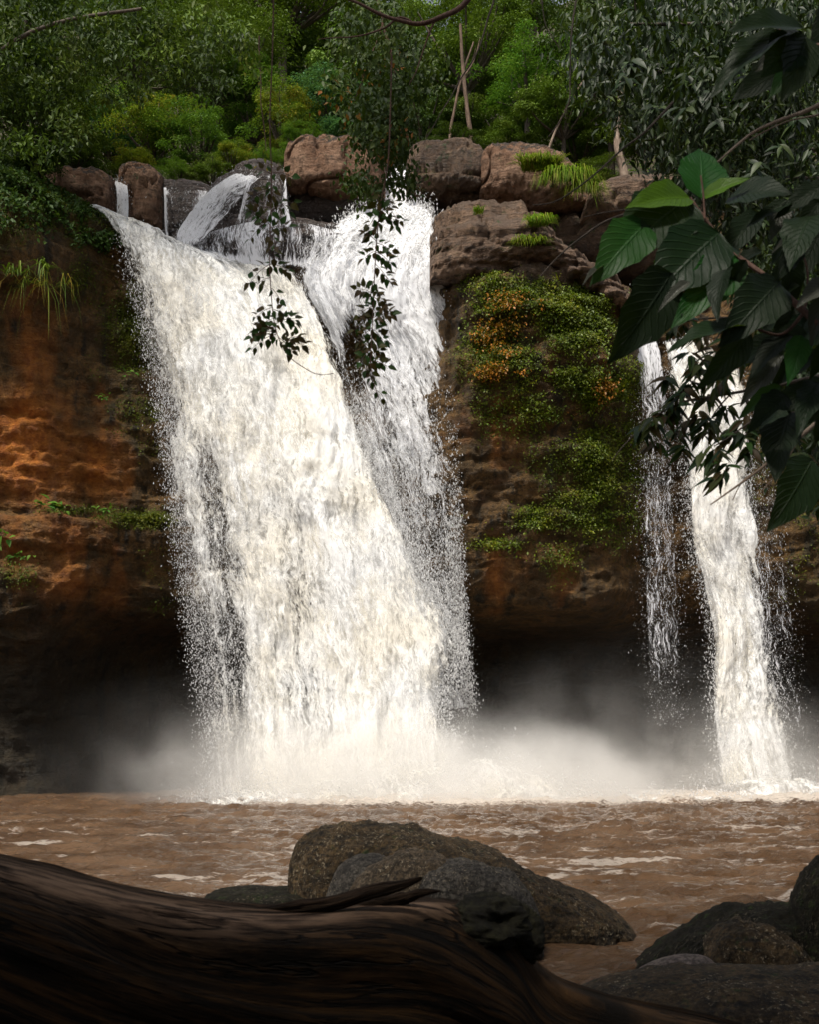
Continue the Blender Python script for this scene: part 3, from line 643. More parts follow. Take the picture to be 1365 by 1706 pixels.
def spray(parent, G, D, n, sel, spread=(.35, .35, .3), rmin=.018, rmax=.05, name='spray', drift=None, push=-.1):
    nu, nv = D.shape; wt = sel.ravel().clip(0); wt = wt / wt.sum()
    idx = RNG.choice(nu * nv, n, p=wt); pts = G.reshape(-1, 3)[idx] + RNG.normal(0, 1, (n, 3)) * np.array(spread)
    pts[:, 1] += push
    r = rmin * .7 + (rmax - rmin * .7) * RNG.random(n) ** 4.5
    me = drops_mesh(name, pts - np.array(parent.location), r)
    o = obj(name, me, parent); o['kind'] = 'stuff'; return o

# --- main fall
base = P(560, 1335, 43)
fallA = thing('waterfall', 'widest silt-cream waterfall, pouring from the upper left lip and slanting down to the right', 'waterfall', base)
SA = [
 [(146,344,46.6),(176,360,45.8),(205,410,45.1),(235,520,44.8),(262,640,44.6),(285,800,44.2),(303,950,43.8),(328,1100,43.4),(345,1250,43),(352,1350,42.8)],
 [(162,342,47.0),(222,376,45.9),(275,445,45.2),(318,560,45),(350,700,44.5),(378,860,44.0),(402,1050,43.5),(425,1350,42.7)],
 [(200,360,47.4),(290,412,46.2),(365,478,45.5),(415,600,45),(455,760,44.3),(485,950,43.7),(505,1350,42.4)],
 [(258,394,48.0),(345,434,46.7),(430,496,46),(480,620,45),(530,780,44.2),(575,960,43.5),(600,1350,42.2)],
 [(310,418,49),(415,446,47.7),(482,492,46.4),(530,610,45.3),(590,780,44.4),(650,960,43.6),(680,1350,42.2)],
 [(352,430,49.3),(455,452,47.9),(512,498,46.7),(556,610,45.7),(608,740,44.8),(662,880,44.2),(735,1010,43.7),(768,1090,43.4),(735,1180,43),(770,1260,42.8),(790,1350,42.6)],
]
def densA(u, v, px, py, l):
    d = np.full_like(u, .90) + .22 * l - .10 * sstep(.4, .8, v) * (1 - sstep(.85, .95, v))
    left = 1 - sstep(.0, .26, u + .04 * l)                           # torn left margin
    d = d - left * (.22 + .12 * sstep(.12, .5, v))
    d = d - .40 * np.exp(-((u - .17) / .055) ** 2) * sstep(.35, .55, v) 
    d = d - .30 * np.exp(-((u - .36 - .08 * v) / .10) ** 2) * sstep(.3, .75, v) * (1 - .6 * sstep(.85, 1, v)) * (.7 + l)
    d = d + .12 * np.exp(-((u - .75) / .2) ** 2)
    d = d - .15 * sstep(.86, 1, u) * sstep(.6, .8, v)
    d = d + .2 * sstep(.88, 1, v)
    d = np.where(v < .06, d * .9, d)
    return d
o1, GA, DA = fall_sheet(fallA, 'water_sheet', SA, 280, 620, densA, MAT['fall_silty'], .22, 1, edge=.55)
def densA2(u, v, px, py, l): return densA(u, v, px, py, l) - .26 - .1 * (1 - sstep(.3, .6, v)) + .5 * l * sstep(.2, .5, v)
o2, GA2, DA2 = fall_sheet(fallA, 'water_sheet', SA, 150, 330, densA2, MAT['fall_silty'], .36, 5, push=.3, edge=.7)
def densA3(u, v, px, py, l): return (densA(u, v, px, py, l) - .12)
o3, GA3, DA3 = fall_sheet(fallA, 'water_sheet', SA, 110, 240, densA3, MAT['fall_silty'], .3, 8, push=-.45)
ue = np.linspace(0, 1, 280)[:, None] + 0 * DA; ve = np.linspace(0, 1, 620)[None] + 0 * DA
spray(fallA, GA, DA, 66000, (np.exp(-(ue / .10) ** 2) * 1.2 + np.exp(-((ue - .2) / .1) ** 2) * .6 + .12) * sstep(.08, .3, ve), (.24, .35, .35), .010, .030)
spray(fallA, GA, DA, 12000, np.exp(-((1 - ue) / .03) ** 2) * sstep(.35, .5, ve), (.22, .3, .35), .012, .04)

# --- back fall
fallB = thing('waterfall', 'bright white middle waterfall tumbling from the top chute, right of the cream one', 'waterfall', P(660, 1100, 46))
SB = [
 [(626,343,50.0),(590,360,49.0),(548,392,48.1),(508,436,47.3),(508,490,46.9),(545,560,47.0),(585,680,46.6),(620,820,46.2),(650,1000,45.8),(670,1180,45.5)],
 [(640,342,50.0),(616,364,48.9),(588,404,47.8),(570,470,47.1),(588,560,47.0),(620,690,46.6),(648,820,46.2),(675,1000,45.8),(690,1180,45.5)],
 [(655,341,50.0),(650,364,48.8),(645,412,47.6),(640,480,47.0),(648,570,46.9),(662,690,46.5),(680,820,46.1),(700,1000,45.7),(715,1180,45.4)],
 [(672,336,50.0),(690,360,48.6),(700,412,47.4),(704,480,46.9),(708,570,46.8),(715,690,46.4),(722,820,46.1),(732,1000,45.7),(745,1180,45.4)],
 [(688,333,50.0),(716,352,48.6),(732,398,47.3),(745,470,46.8),(753,570,46.7),(760,690,46.4),(765,820,46.1),(771,1000,45.7),(790,1180,45.4)],
]
def densB(u, v, px, py, l):
    d = np.full_like(u, .98)
    d = d - .46 * sstep(.22, .5, v + .1 * l) - .12 * sstep(.55, .8, v) + .25 * l
    d = d - .42 * np.exp(-((px - 535) / 26) ** 2 - ((py - 420) / 26) ** 2) - .28 * np.exp(-((px - 610) / 60) ** 2 - ((py - 400) / 22) ** 2)
    d = d - .72 * np.exp(-((px - 590) / 22) ** 2 - ((py - 580) / 75) ** 2)
    d = d - .2 * sstep(.8, 1, u) * sstep(.2, .4, v)
    return d
_, GB, DB = fall_sheet(fallB, 'water_sheet', SB, 210, 430, densB, MAT['fall_white'], .22, 11)
_, GB2, DB2 = fall_sheet(fallB, 'water_sheet', SB, 120, 240, lambda u, v, px, py, l: densB(u, v, px, py, l) - .18 + .3 * l, MAT['fall_white'], .3, 14, push=.3)
ue = np.linspace(0, 1, 210)[:, None] + 0 * DB; ve = np.linspace(0, 1, 430)[None] + 0 * DB
spray(fallB, GB, DB, 42000, (.35 + 1.2 * np.exp(-((1 - ue) / .08) ** 2)) * sstep(.35, .6, ve) * (1 - .4 * sstep(.85, 1, ve)), (.13, .35, .35), .012, .04)
spray(fallB, GB, DB, 9000, sstep(.0, .1, ve) * (1 - sstep(.15, .35, ve)), (.2, .3, .2), .015, .05, push=-.25)

def small_fall(label, streams, nu, nv, dens, mat, lump=.1, seed=30, nspray=0, cat='waterfall', name='cascade', spread=(.12, .15, .15), sel=None, edge=.35):
    s = streams[len(streams) // 2]
    t = thing(name, label, cat, P(*s[-1]))
    _, G, D = fall_sheet(t, 'water_sheet', streams, nu, nv, dens, mat, lump, seed, edge=edge, name_fade=True)
    if nspray: spray(t, G, D, nspray, np.ones_like(D) if sel is None else sel(np.linspace(0, 1, nu)[:, None] + 0 * D, np.linspace(0, 1, nv)[None] + 0 * D), spread, .009, .024, push=-.06)
    return t
K1 = lambda d0: (lambda u, v, px, py, l: np.full_like(u, d0) + .25 * l)
small_fall('narrow bright chute of water squeezed between the two boulders at the centre top', [[(652,283,51.6),(640,300,51.2),(634,325,50.9),(625,352,50.3)], [(664,279,51.6),(656,300,51.2),(652,325,50.8),(655,352,50.2)], [(679,277,51.6),(678,300,51.2),(678,322,50.8),(695,345,50.1)]], 50, 70, K1(.95), MAT['fall_white'], .12, 31, 1500)
small_fall('thick curved white cascade sweeping down the left side of the domed rock', [[(428,281,49.4),(390,290,48.2),(348,320,47.6),(310,368,47.2),(288,405,47.0),(284,425,46.9)], [(438,283,49.0),(402,298,47.7),(362,334,47.2),(328,378,46.9),(306,408,46.8),(303,428,46.8)], [(446,288,48.6),(416,312,47.4),(386,350,47.0),(352,386,46.8),(328,412,46.7),(324,430,46.7)]], 60, 110, lambda u, v, px, py, l: .80 - .35 * sstep(.6, 1, u) + .5 * l, MAT['fall_veil'], .16, 33, 2600)
small_fall('thin streaky veil of water down the right half of the domed rock', [[(424,282,49.8),(412,300,47.6),(400,345,47.3),(388,385,47.0)], [(450,282,49.8),(448,300,47.5),(445,345,47.3),(440,390,46.9)], [(474,286,49.8),(477,305,47.7),(480,345,47.3),(490,390,46.9)]], 70, 70, lambda u, v, px, py, l: .36 + .35 * np.exp(-((u - .02) / .12) ** 2) + .4 * np.exp(-((u - .95) / .05) ** 2) + .25 * np.exp(-((u - .5) / .06) ** 2) + .5 * l + .35 * vnoise(np.stack([u.ravel() * 9, v.ravel() * .8, 0 * u.ravel()], -1), 3).reshape(u.shape), MAT['fall_veil'], .06, 35, 900, edge=.1)
small_fall('thin white cascade between the two brown rocks at the upper left', [[(190,302,49.4),(193,320,48.2),(193,345,47.9),(192,366,47.8)], [(200,300,49.4),(203,320,48.1),(204,345,47.8),(204,368,47.7)], [(209,302,49.4),(213,320,48.2),(214,345,47.9),(214,370,47.8)]], 30, 50, K1(.80), MAT['fall_veil'], .06, 37, 500)
small_fall('sparse dripping veil over the dark upright slab at the upper left', [[(272,311,49.3),(273,330,48.9),(274,375,48.8),(278,405,48.7)], [(312,313,49.3),(312,330,48.9),(312,375,48.8),(312,405,48.7)], [(352,318,49.3),(340,340,48.9),(325,375,48.8),(318,405,48.7)]], 60, 70, lambda u, v, px, py, l: .30 + .65 * np.exp(-((u - .03) / .05) ** 2) + .62 * np.exp(-((u - .95) / .22) ** 2) * (1 - .4 * v) + .3 * l, MAT['fall_veil'], .05, 39, 300, edge=0)
small_fall('broken sheet of water trickling over the layered grey ledge below the domed rock', [[(318,398,47.6),(315,415,47.2),(320,428,47.1)], [(400,372,47.3),(400,400,47.0),(400,440,47.0)], [(480,366,47.3),(482,400,47.0),(480,450,46.9)], [(560,384,47.6),(555,410,47.2),(540,455,47.0)]], 150, 50, lambda u, v, px, py, l: .34 + .4 * np.exp(-((px - 420) / 24) ** 2) + .35 * sstep(.7, .9, v) + .6 * l, MAT['fall_veil'], .05, 41, 1200, edge=.1)

# --- right fall
fallH = thing('waterfall', 'tall narrow right-hand waterfall partly hidden behind dark leaves', 'waterfall', P(1250, 1300, 45))
SH = [
 [(1100,500,50.5),(1096,525,48.5),(1104,580,47.6),(1128,660,46.9),(1146,760,46.5),(1150,880,46.2),(1170,960,45.9),(1190,1060,45.6),(1186,1180,45.3),(1205,1320,44.9)],
 [(1140,500,50.5),(1140,525,48.5),(1146,580,47.5),(1160,680,46.8),(1178,800,46.4),(1190,950,46.0),(1212,1080,45.6),(1222,1200,45.3),(1240,1320,44.8)],
 [(1175,505,50.5),(1180,530,48.6),(1190,590,47.6),(1202,700,46.9),(1215,820,46.4),(1226,950,46.0),(1240,1080,45.6),(1262,1200,45.3),(1280,1320,44.8)],
 [(1215,510,50.5),(1222,535,48.7),(1232,600,47.8),(1238,720,47.1),(1246,840,46.6),(1256,960,46.2),(1272,1080,45.8),(1300,1200,45.4),(1318,1320,44.9)],
]
def densH(u, v, px, py, l):
    return .96 - .25 * np.exp(-(u / .12) ** 2) - .2 * sstep(.8, 1, u) - .12 * sstep(.5, .8, v) * (1 - sstep(.85, 1, v)) + .2 * l
_, GH, DH = fall_sheet(fallH, 'water_sheet', SH, 120, 460, densH, MAT['fall_silty'], .26, 51)
_, GH2, DH2 = fall_sheet(fallH, 'water_sheet', SH, 70, 240, lambda u, v, px, py, l: densH(u, v, px, py, l) - .3 + .5 * l, MAT['fall_silty'], .35, 54, push=.3)
ue = np.linspace(0, 1, 120)[:, None] + 0 * DH; ve = np.linspace(0, 1, 460)[None] + 0 * DH
spray(fallH, GH, DH, 20000, (np.exp(-(ue / .1) ** 2) + np.exp(-((1 - ue) / .12) ** 2) + .1) * sstep(.15, .3, ve), (.2, .3, .35), .012, .038)
small_fall('thin outer veil of spray on the right side of the right-hand waterfall', [[(1232,620,47.7),(1240,760,47),(1252,900,46.5),(1272,1080,46),(1300,1290,45.2)], [(1262,640,47.7),(1268,760,47),(1280,900,46.5),(1300,1080,46),(1330,1290,45.2)], [(1285,660,47.7),(1290,760,47),(1305,900,46.5),(1325,1080,46),(1345,1290,45.2)]], 70, 260, lambda u, v, px, py, l: .30 - .1 * u + .35 * l, MAT['fall_veil'], .2, 57, 5000, name='waterfall', spread=(.3, .3, .4), sel=lambda u, v: 1 - .7 * u)
small_fall('slim streaked strand of water left of the right-hand fall, fading into drops', [[(1048,540,47.4),(1060,600,46.4),(1068,680,46.1),(1074,800,45.9),(1078,1000,45.6),(1090,1200,45.3)], [(1068,535,47.3),(1082,600,46.2),(1092,680,45.9),(1098,800,45.7),(1102,1000,45.5),(1110,1200,45.3)], [(1085,540,47.4),(1104,600,46.5),(1114,680,46.2),(1120,800,45.9),(1128,1000,45.6),(1140,1200,45.3)]], 60, 300, lambda u, v, px, py, l: .78 - .52 * sstep(.08, .4, v) + .25 * l, MAT['fall_veil'], .1, 59, 6500, name='waterfall', spread=(.28, .3, .4), sel=lambda u, v: sstep(.1, .35, v) * (1 - .6 * v))
small_fall('low white crest of water sliding over the dark lip left of the right-hand fall', [[(1000,474,48.6),(1030,486,48.2),(1052,500,47.6),(1058,540,47.2)], [(1040,484,49.2),(1066,492,48.4),(1085,512,47.8),(1085,545,47.3)], [(1080,486,50),(1104,494,48.8),(1112,520,48.0),(1112,550,47.6)]], 50, 50, lambda u, v, px, py, l: .55 + .35 * sstep(.5, 1, u) + .3 * l, MAT['fall_white'], .06, 61, 300)

# --- splash foam at the foot, in heaps
def foam_heap(label, top, base_, Yc, depth, seed, dens0=.8, n=9000, up=.5):
    top = np.array(top, float); nu_, nv_ = 150, 40
    xs_ = np.linspace(top[0, 0], top[-1, 0], nu_); cu_ = cr(top, 300); tp_ = np.interp(xs_, cu_[:, 0], cu_[:, 1])
    a_ = np.linspace(-.1, PI + .1, nv_); s = Yc / F
    Zt_ = CAMH + (HY - tp_) * s
    V_ = np.stack([np.broadcast_to(((xs_ - CX) * s)[:, None], (nu_, nv_)), Yc - np.cos(a_)[None] * depth * .5 + 0 * xs_[:, None], np.sin(a_)[None] * Zt_[:, None]], -1).reshape(-1, 3)
    l_ = fbm(V_ * 1.1, 4, seed, .6); l2_ = fbm(V_ * 2.6, 4, seed + 3, .6, True)
    V_[:, 1] -= (l_ * .4 + l2_ * .15); V_[:, 2] += (l_ * .25 + l2_ * .12) * np.clip(V_[:, 2], 0, 1)
    e_ = np.minimum(np.linspace(0, 1, nu_), 1 - np.linspace(0, 1, nu_))[:, None] + 0 * a_[None]
    ht = np.sin(a_)[None] + 0 * e_
    D_ = (dens0 - .45 * ht + .3 * l_.reshape(nu_, nv_)) * sstep(0, .12, e_)
    b_ = P(top[:, 0].mean(), HY + CAMH / Yc * F, Yc)
    t = thing('splash', label, 'splash', b_)
    o = obj('foam', mesh_np('foam', V_ - b_, grid_faces(nu_, nv_), MAT['fall_silty'], True, {'cover': np.clip(D_, 0, 1).ravel()}, V_[:, [0, 2]] + V_[:, 1:2] * .5), t)
    G_ = V_.reshape(nu_, nv_, 3)
    spray(t, G_, D_, n, np.ones_like(D_) * (ht > .15), (.35, .4, up), .012, .035)
    return t
foam_heap('broad white splash heap at the foot of the widest waterfall', [(330,1330),(400,1318),(520,1306),(640,1296),(740,1280),(800,1268),(860,1272),(900,1290),(960,1312),(1010,1330)], 1345, 42.2, 3.0, 71, .85, 14000)
foam_heap('smaller white splash heap at the foot of the right-hand waterfall', [(1150,1322),(1210,1310),(1260,1300),(1310,1300),(1365,1308),(1420,1325)], 1330, 44.0, 2.0, 75, .8, 6000)

foam_heap('long low ridge of foam along the waterline between the two splash heaps', [(720,1322),(800,1312),(900,1316),(1000,1324),(1100,1326),(1180,1328),(1260,1334)], 1345, 41.2, 1.6, 78, .85, 5000, .25)
foam_heap('thin foam fringe at the left foot of the widest waterfall', [(300,1340),(360,1330),(450,1324),(560,1322),(680,1322),(760,1334)], 1348, 41.0, 1.4, 79, .8, 5000, .25)
# --- mist: a closed box of droplets in the air at the foot of the falls
mm = M('mist_air'); p = mm.pos(); sx = mm.n('ShaderNodeSeparateXYZ', {'Vector': p})
px_, py_, pz_ = sx.outputs
def bell(xc, yc, zc, rx_, ry_, rz_, s_):
    d = mm.n('ShaderNodeVectorMath', {0: mm.n('ShaderNodeVectorMath', {0: p, 1: (xc, yc, zc)}, operation='SUBTRACT').outputs[0], 1: (rx_, ry_, rz_)}, operation='DIVIDE')
    L = mm.n('ShaderNodeVectorMath', {0: d.outputs[0]}, operation='LENGTH').outputs['Value']
    return mm.math('MULTIPLY', mm.map(L, 0, 1, 1, 0), s_)
parts_ = [bell(-5.0, 42.5, 0.5, 7, 4.5, 3.6, .30), bell(-1.5, 42.0, 0.3, 9, 4.2, 4.4, .5), bell(4.2, 41.4, .1, 6.5, 3.2, 3.0, 1.3), bell(1.5, 41.4, .2, 9, 3.2, 3.4, 1.4), bell(6.0, 46, 0.8, 6.0, 5, 5.5, .08), bell(12.6, 44.5, 0.5, 6, 4, 4.2, .34), bell(-7, 45, 0.5, 9, 5, 5.2, .05), bell(10, 47.5, 1, 9, 5, 7, .028)]
tot = parts_[0]
for q_ in parts_[1:]: tot = mm.math('ADD', tot, q_)
nz = mm.map(mm.noise(p, .55, 4, .6, .4), .36, .66, .25, 1.5)
tot = mm.math('MULTIPLY', tot, nz)
vol = mm.n('ShaderNodeVolumePrincipled', {'Color': C(.99, .975, .95), 'Density': tot, 'Anisotropy': 0.2})
MAT['mist'] = mm.done(vol.outputs[0], True)
bx = np.array([(x, y, z) for x in (-18, 21) for y in (38.2, 52.5) for z in (-.3, 9.5)])
bf = [[0, 1, 3, 2], [4, 6, 7, 5], [0, 4, 5, 1], [2, 3, 7, 6], [0, 2, 6, 4], [1, 5, 7, 3]]
mist = obj('mist', mesh_np('mist', bx, bf, MAT['mist'], False))
struct(mist, 'stuff', 'pale mist hanging over the pool at the foot of the waterfalls', 'mist')

# ------------------------------------------------------------------ foliage
def leaf_quads(pos, dirv, up, L, W):
    """each leaf: 4 verts, folded along the midrib, 2 triangles"""
    dirv = dirv / (np.linalg.norm(dirv, axis=1)[:, None] + 1e-9)
    side = np.cross(dirv, up); side /= np.linalg.norm(side, axis=1)[:, None] + 1e-9
    n = np.cross(side, dirv)
    L = L[:, None]; W = W[:, None]
    a = pos; t = pos + dirv * L - n * L * .12
    m = pos + dirv * L * .45
    l = m + side * W * .5 + n * W * .14; r = m - side * W * .5 + n * W * .14
    v = np.stack([a, l, t, r], 1)
    return v.reshape(-1, 3)
LF = np.array([(0, 1, 2), (0, 2, 3)])
def leaves_mesh(name, pos, dirv, up, L, W, rnd, mat):
    v = leaf_quads(pos, dirv, up, L, W); n = len(pos)
    f = (LF[None] + (np.arange(n) * 4)[:, None, None]).reshape(-1, 3)
    return mesh_np(name, v, f, mat, False, {'rnd': np.repeat(rnd, 4)})

def crown_arrays(seed, nclump, nleaf, leaf, droop=.5, flat=.45, fill=.85, clr=.26, aspect=.45, shape=(1, 1, .85), clumps=None):
    r = np.random.default_rng(seed)
    if clumps is None:
        d = r.normal(0, 1, (nclump, 3)); d /= np.linalg.norm(d, axis=1)[:, None]
        rad = fill * r.random(nclump) ** .38
        ctr = d * rad[:, None] * np.array(shape) * (1 + .25 * vnoise(d * 1.7 + seed, seed))[:, None]
    else: ctr = clumps
    K = len(ctr); sz = clr * r.uniform(.6, 1.25, K)
    k = r.integers(0, K, nleaf)
    d = r.normal(0, 1, (nleaf, 3)); d /= np.linalg.norm(d, axis=1)[:, None]
    rr = r.random(nleaf) ** .45
    off = d * rr[:, None] * sz[k][:, None] * np.array([1, 1, flat])
    off[:, 2] -= .35 * (off[:, 0] ** 2 + off[:, 1] ** 2) / (sz[k] + 1e-6)
    pos = ctr[k] + off
    dv = off + r.normal(0, .5, (nleaf, 3)) * sz[k][:, None]; dv /= np.linalg.norm(dv, axis=1)[:, None] + 1e-9
    dv[:, 2] = dv[:, 2] * .4 - droop
    up = np.array([0, 0, 1.0]) + r.normal(0, .38, (nleaf, 3))
    L = leaf * r.uniform(.6, 1.35, nleaf); W = L * aspect * r.uniform(.8, 1.2, nleaf)
    rnd = np.clip(.5 * r.random(nleaf) + .5 * r.random(K)[k] , 0, 1)
    return pos, dv, up, L, W, rnd, ctr
def limbs(ctr, seed, r0=.035, root=(0, 0, -.75), nl=14, bx=1.0):
    r = np.random.default_rng(seed); parts = []
    root = np.array(root)
    for c_ in ctr[:nl]:
        m_ = (root + c_) * .5 + r.normal(0, .06, 3) + np.array([0, 0, .05])
        pts = cr([root, m_, c_], 8); parts.append(tube(pts, np.linspace(r0, r0 * .2, 8), 5))
    return join(parts)
CR = {}
def crown_variant(key, seed, nclump, nleaf, leaf, matk, **kw):
    pos, dv, up, L, W, rnd, ctr = crown_arrays(seed, nclump, nleaf, leaf, **kw)
    me = leaves_mesh('crown_' + key, pos, dv, up, L, W, rnd, MAT[matk])
    lv, lf = limbs(ctr, seed)
    CR[key] = (me, mesh_np('limb_' + key, lv, lf, MAT['bark']))
crown_variant('a', 101, 46, 15000, .050, 'leaf_mid')
crown_variant('b', 102, 60, 17000, .042, 'leaf_mid', droop=.3, flat=.35)
crown_variant('c', 103, 40, 14000, .055, 'leaf_dark', droop=.6)
crown_variant('d', 104, 55, 15000, .040, 'leaf_bright', droop=.3, clr=.22)
crown_variant('e', 105, 46, 13000, .048, 'leaf_yellow', droop=.3)
crown_variant('f', 106, 40, 12000, .060, 'leaf_bluish', droop=.3)
crown_variant('g', 107, 70, 18000, .036, 'leaf_dark', droop=.4, clr=.2)
tv, tf = tube(np.stack([np.array([0, .03, -.02, .02, 0]), np.array([0, 0, .03, 0, 0]), np.array([0, .25, .5, .75, 1.0])], -1), [1.25, 1, .9, .8, .65], 9)
TRUNK = {'d': mesh_np('trunk_dark', tv, tf, MAT['bark']), 'p': mesh_np('trunk_pale', tv, tf, MAT['bark_pale'])}
HG = 'trees on the hillside behind the falls'
def tree(name, label, px, py, Y, rw, rh, var, group=HG, trunk='d', lean=0.0, trad=None, cat='tree', base_z=None, rot=None):
    c_ = P(px, py, Y); bz = float(hill_z(c_[0], Y)) - .4 if base_z is None else base_z
    t = thing(name, label, cat, (c_[0] + lean, Y, bz), group)
    me, lm = CR[var]
    o = obj('crown', me, t); o.location = (-lean, 0, c_[2] - bz); o.scale = (rw, rw, rh); o.rotation_euler = (0, 0, random.uniform(0, 6.28) if rot is None else rot)
    l = obj('limb', lm, t); l.location = o.location; l.scale = o.scale; l.rotation_euler = o.rotation_euler
    H = c_[2] - .75 * rh - bz
    if H > .3:
        k = obj('trunk', TRUNK[trunk], t); R_ = trad or .06 * rw
        k.scale = (R_, R_, H + .1); k.location = (0, 0, 0)
    return t
# (label, px, py, Y, width radius, height radius, variant, trunk)
TL = [
 ('tall dark-green tree filling the top left corner', 30, 60, 52, 5.2, 4.6, 'c', 'd'),
 ('dense drooping mid-green tree below the top left corner', 70, 190, 50, 3.6, 2.9, 'a', 'd'),
 ('large spreading tree with fine glossy leaves, second from the left at the top', 215, 60, 62, 5.6, 3.4, 'g', 'd'),
 ('fine-leaved tree reaching right above the yellow bushes', 360, 80, 66, 4.6, 4.4, 'b', 'd'),
 ('mid-green tree left of the reddish hanging vine', 430, 170, 66, 3.8, 3.0, 'd', 'd'),
 ('pale hazy green tree in the gap above the thin upper left cascade', 185, 215, 60, 3.2, 2.4, 'f', 'd'),
 ('yellowish bushy tree above the orange-brown upright boulder', 255, 215, 58, 2.8, 2.3, 'e', 'd'),
 ('light green bushy tree above the dark water-veiled slab', 335, 225, 57.5, 2.8, 2.2, 'd', 'd'),
 ('dark distant tree in the gap right of the reddish vine', 510, 90, 78, 6.5, 5.5, 'g', 'd'),
 ('tall dark tree at the top centre with specks of sky in it', 470, -10, 74, 6.0, 3.8, 'b', 'd'),
 ('rounded blue-green tree above the big square boulder', 545, 170, 64, 2.6, 2.3, 'f', 'd'),
 ('olive bushy tree between the vine and the blue-green tree', 470, 200, 62, 2.5, 2.3, 'e', 'd'),
 ('mid-green tree behind the dark hanging branch of the centre', 640, 120, 68, 4.6, 5.2, 'a', 'd'),
 ('shaded dark tree above the long brown boulder', 720, 130, 66, 3.6, 4.4, 'c', 'd'),
 ('feathery mid-green tree at the top, right of centre', 780, 60, 62, 4.2, 3.8, 'b', 'd'),
 ('lime-green leafy tree right of centre, lit from above', 880, 110, 58, 3.4, 2.6, 'd', 'd'),
 ('small bright tree hanging just above the grass tuft boulder', 940, 175, 56.5, 2.8, 2.2, 'a', 'd'),
 ('shadowy tree low above the left end of the long brown boulder', 705, 195, 60, 2.6, 2.2, 'c', 'd'),
 ('mid-green tree low above the middle of the long brown boulder', 775, 205, 61, 2.4, 2.0, 'a', 'd'),
 ('dense low tree straight behind the rounded brown boulder', 850, 205, 60, 2.4, 2.0, 'b', 'd'),
 ('loose green tree above the grass tuft, left of the pale trunk', 965, 235, 58, 2.3, 1.9, 'a', 'd'),
 ('hazy green tree filling the gap above the centre block', 600, 215, 66, 3.2, 2.6, 'a', 'd'),
 ('dark tree behind the lime-green tree', 860, 40, 72, 6.0, 5.0, 'g', 'd'),
 ('tree with dark drooping leaves right of the lime-green tree', 1020, 90, 57, 3.6, 3.3, 'c', 'd'),
 ('mid-green tree above the pale tan boulder', 1075, 205, 55, 2.6, 2.2, 'a', 'p'),
 ('dark tree behind the big leaves on the right', 1170, 120, 56, 4.4, 4.4, 'c', 'd'),
 ('mid-green tree between the big leaves and the right edge', 1290, 200, 54, 4.0, 4.4, 'a', 'd'),
 ('dark tree in the top right corner', 1345, 30, 55, 4.6, 3.6, 'g', 'd'),
 ('dense dark tree low on the right side behind the waterside leaves', 1330, 380, 52, 3.4, 3.4, 'c', 'd'),
 ('olive tree beyond the pale tan boulder', 1180, 300, 57, 3.0, 2.4, 'b', 'd'),
]
for (lb_, px, py, Y, rw, rh, va, tr) in TL: tree('tree', lb_, px, py, Y, rw, rh, va, trunk=tr)
# far row closing the view, each told by its place in the row
far = [(-60, 'leftmost'), (110, 'second from the left'), (290, 'third from the left'), (440, 'fourth from the left'), (600, 'fifth from the left'), (760, 'sixth from the left'), (920, 'seventh from the left'), (1090, 'third from the right'), (1260, 'second from the right'), (1420, 'rightmost')]
for i, (px, wd) in enumerate(far):
    tree('tree', f'{wd} of the shadowy trees in the far back row', px, 20 + 30 * (i % 2), 92 + 6 * (i % 3), 7.5, 8.5, 'bgacg'[i % 5], group='far back row of trees')
    tree('tree', f'{wd} of the low trees closing the far hillside', px + 40, 190 + 20 * (i % 2), 82 + 4 * (i % 3), 6.0, 5.5, 'cabgd'[i % 5], group='low trees closing the hillside')
# bushes on the brow behind the upper rocks
BL = [
 ('dark leafy bush on the left mound above the dark overhang', 60, 262, 46, 1.5, .8, 'c'), ('mid-green bush right of the mound, above the small brown rock', 125, 262, 50, 1.5, .9, 'a'),
 ('golden-green bush above the upright orange boulder', 225, 272, 54, 1.5, .9, 'e'), ('low mid-green bush behind the water-veiled slab', 300, 288, 54, 1.3, .75, 'd'),
 ('low green bush between the slab and the domed rock', 352, 290, 54, 1.3, .85, 'a'), ('yellow-tipped bush on top of the domed rock', 385, 262, 55, 1.3, .9, 'e'),
 ('bright low bush left of the big square boulder', 440, 262, 55, 1.4, .8, 'd'), ('bush rising behind the left end of the big square boulder', 505, 232, 56, 1.4, .9, 'd'),
 ('blue-green bush behind the big square boulder', 575, 225, 56, 1.6, 1.0, 'f'), ('dark bush behind the top chute', 660, 250, 57, 1.7, 1.0, 'c'),
 ('dark bush behind the long brown boulder', 750, 240, 57, 1.8, 1.0, 'g'), ('shaded bush left of the pale trunk', 840, 235, 57, 1.7, 1.1, 'a'),
 ('dry olive bush behind the pale tan boulder', 1010, 290, 55, 1.5, 1.1, 'b'), ('small pale-leaved bush in the shade above the right crest of water', 1092, 430, 48.6, .5, .42, 'd'),
]
for (lb_, px, py, Y, rw, rh, va) in BL:
    tree('bush', lb_, px, py, Y, rw, rh, va, group='bushes along the brow of the falls', cat='bush', base_z=float(P(px, py, Y)[2] - rh * 1.2))
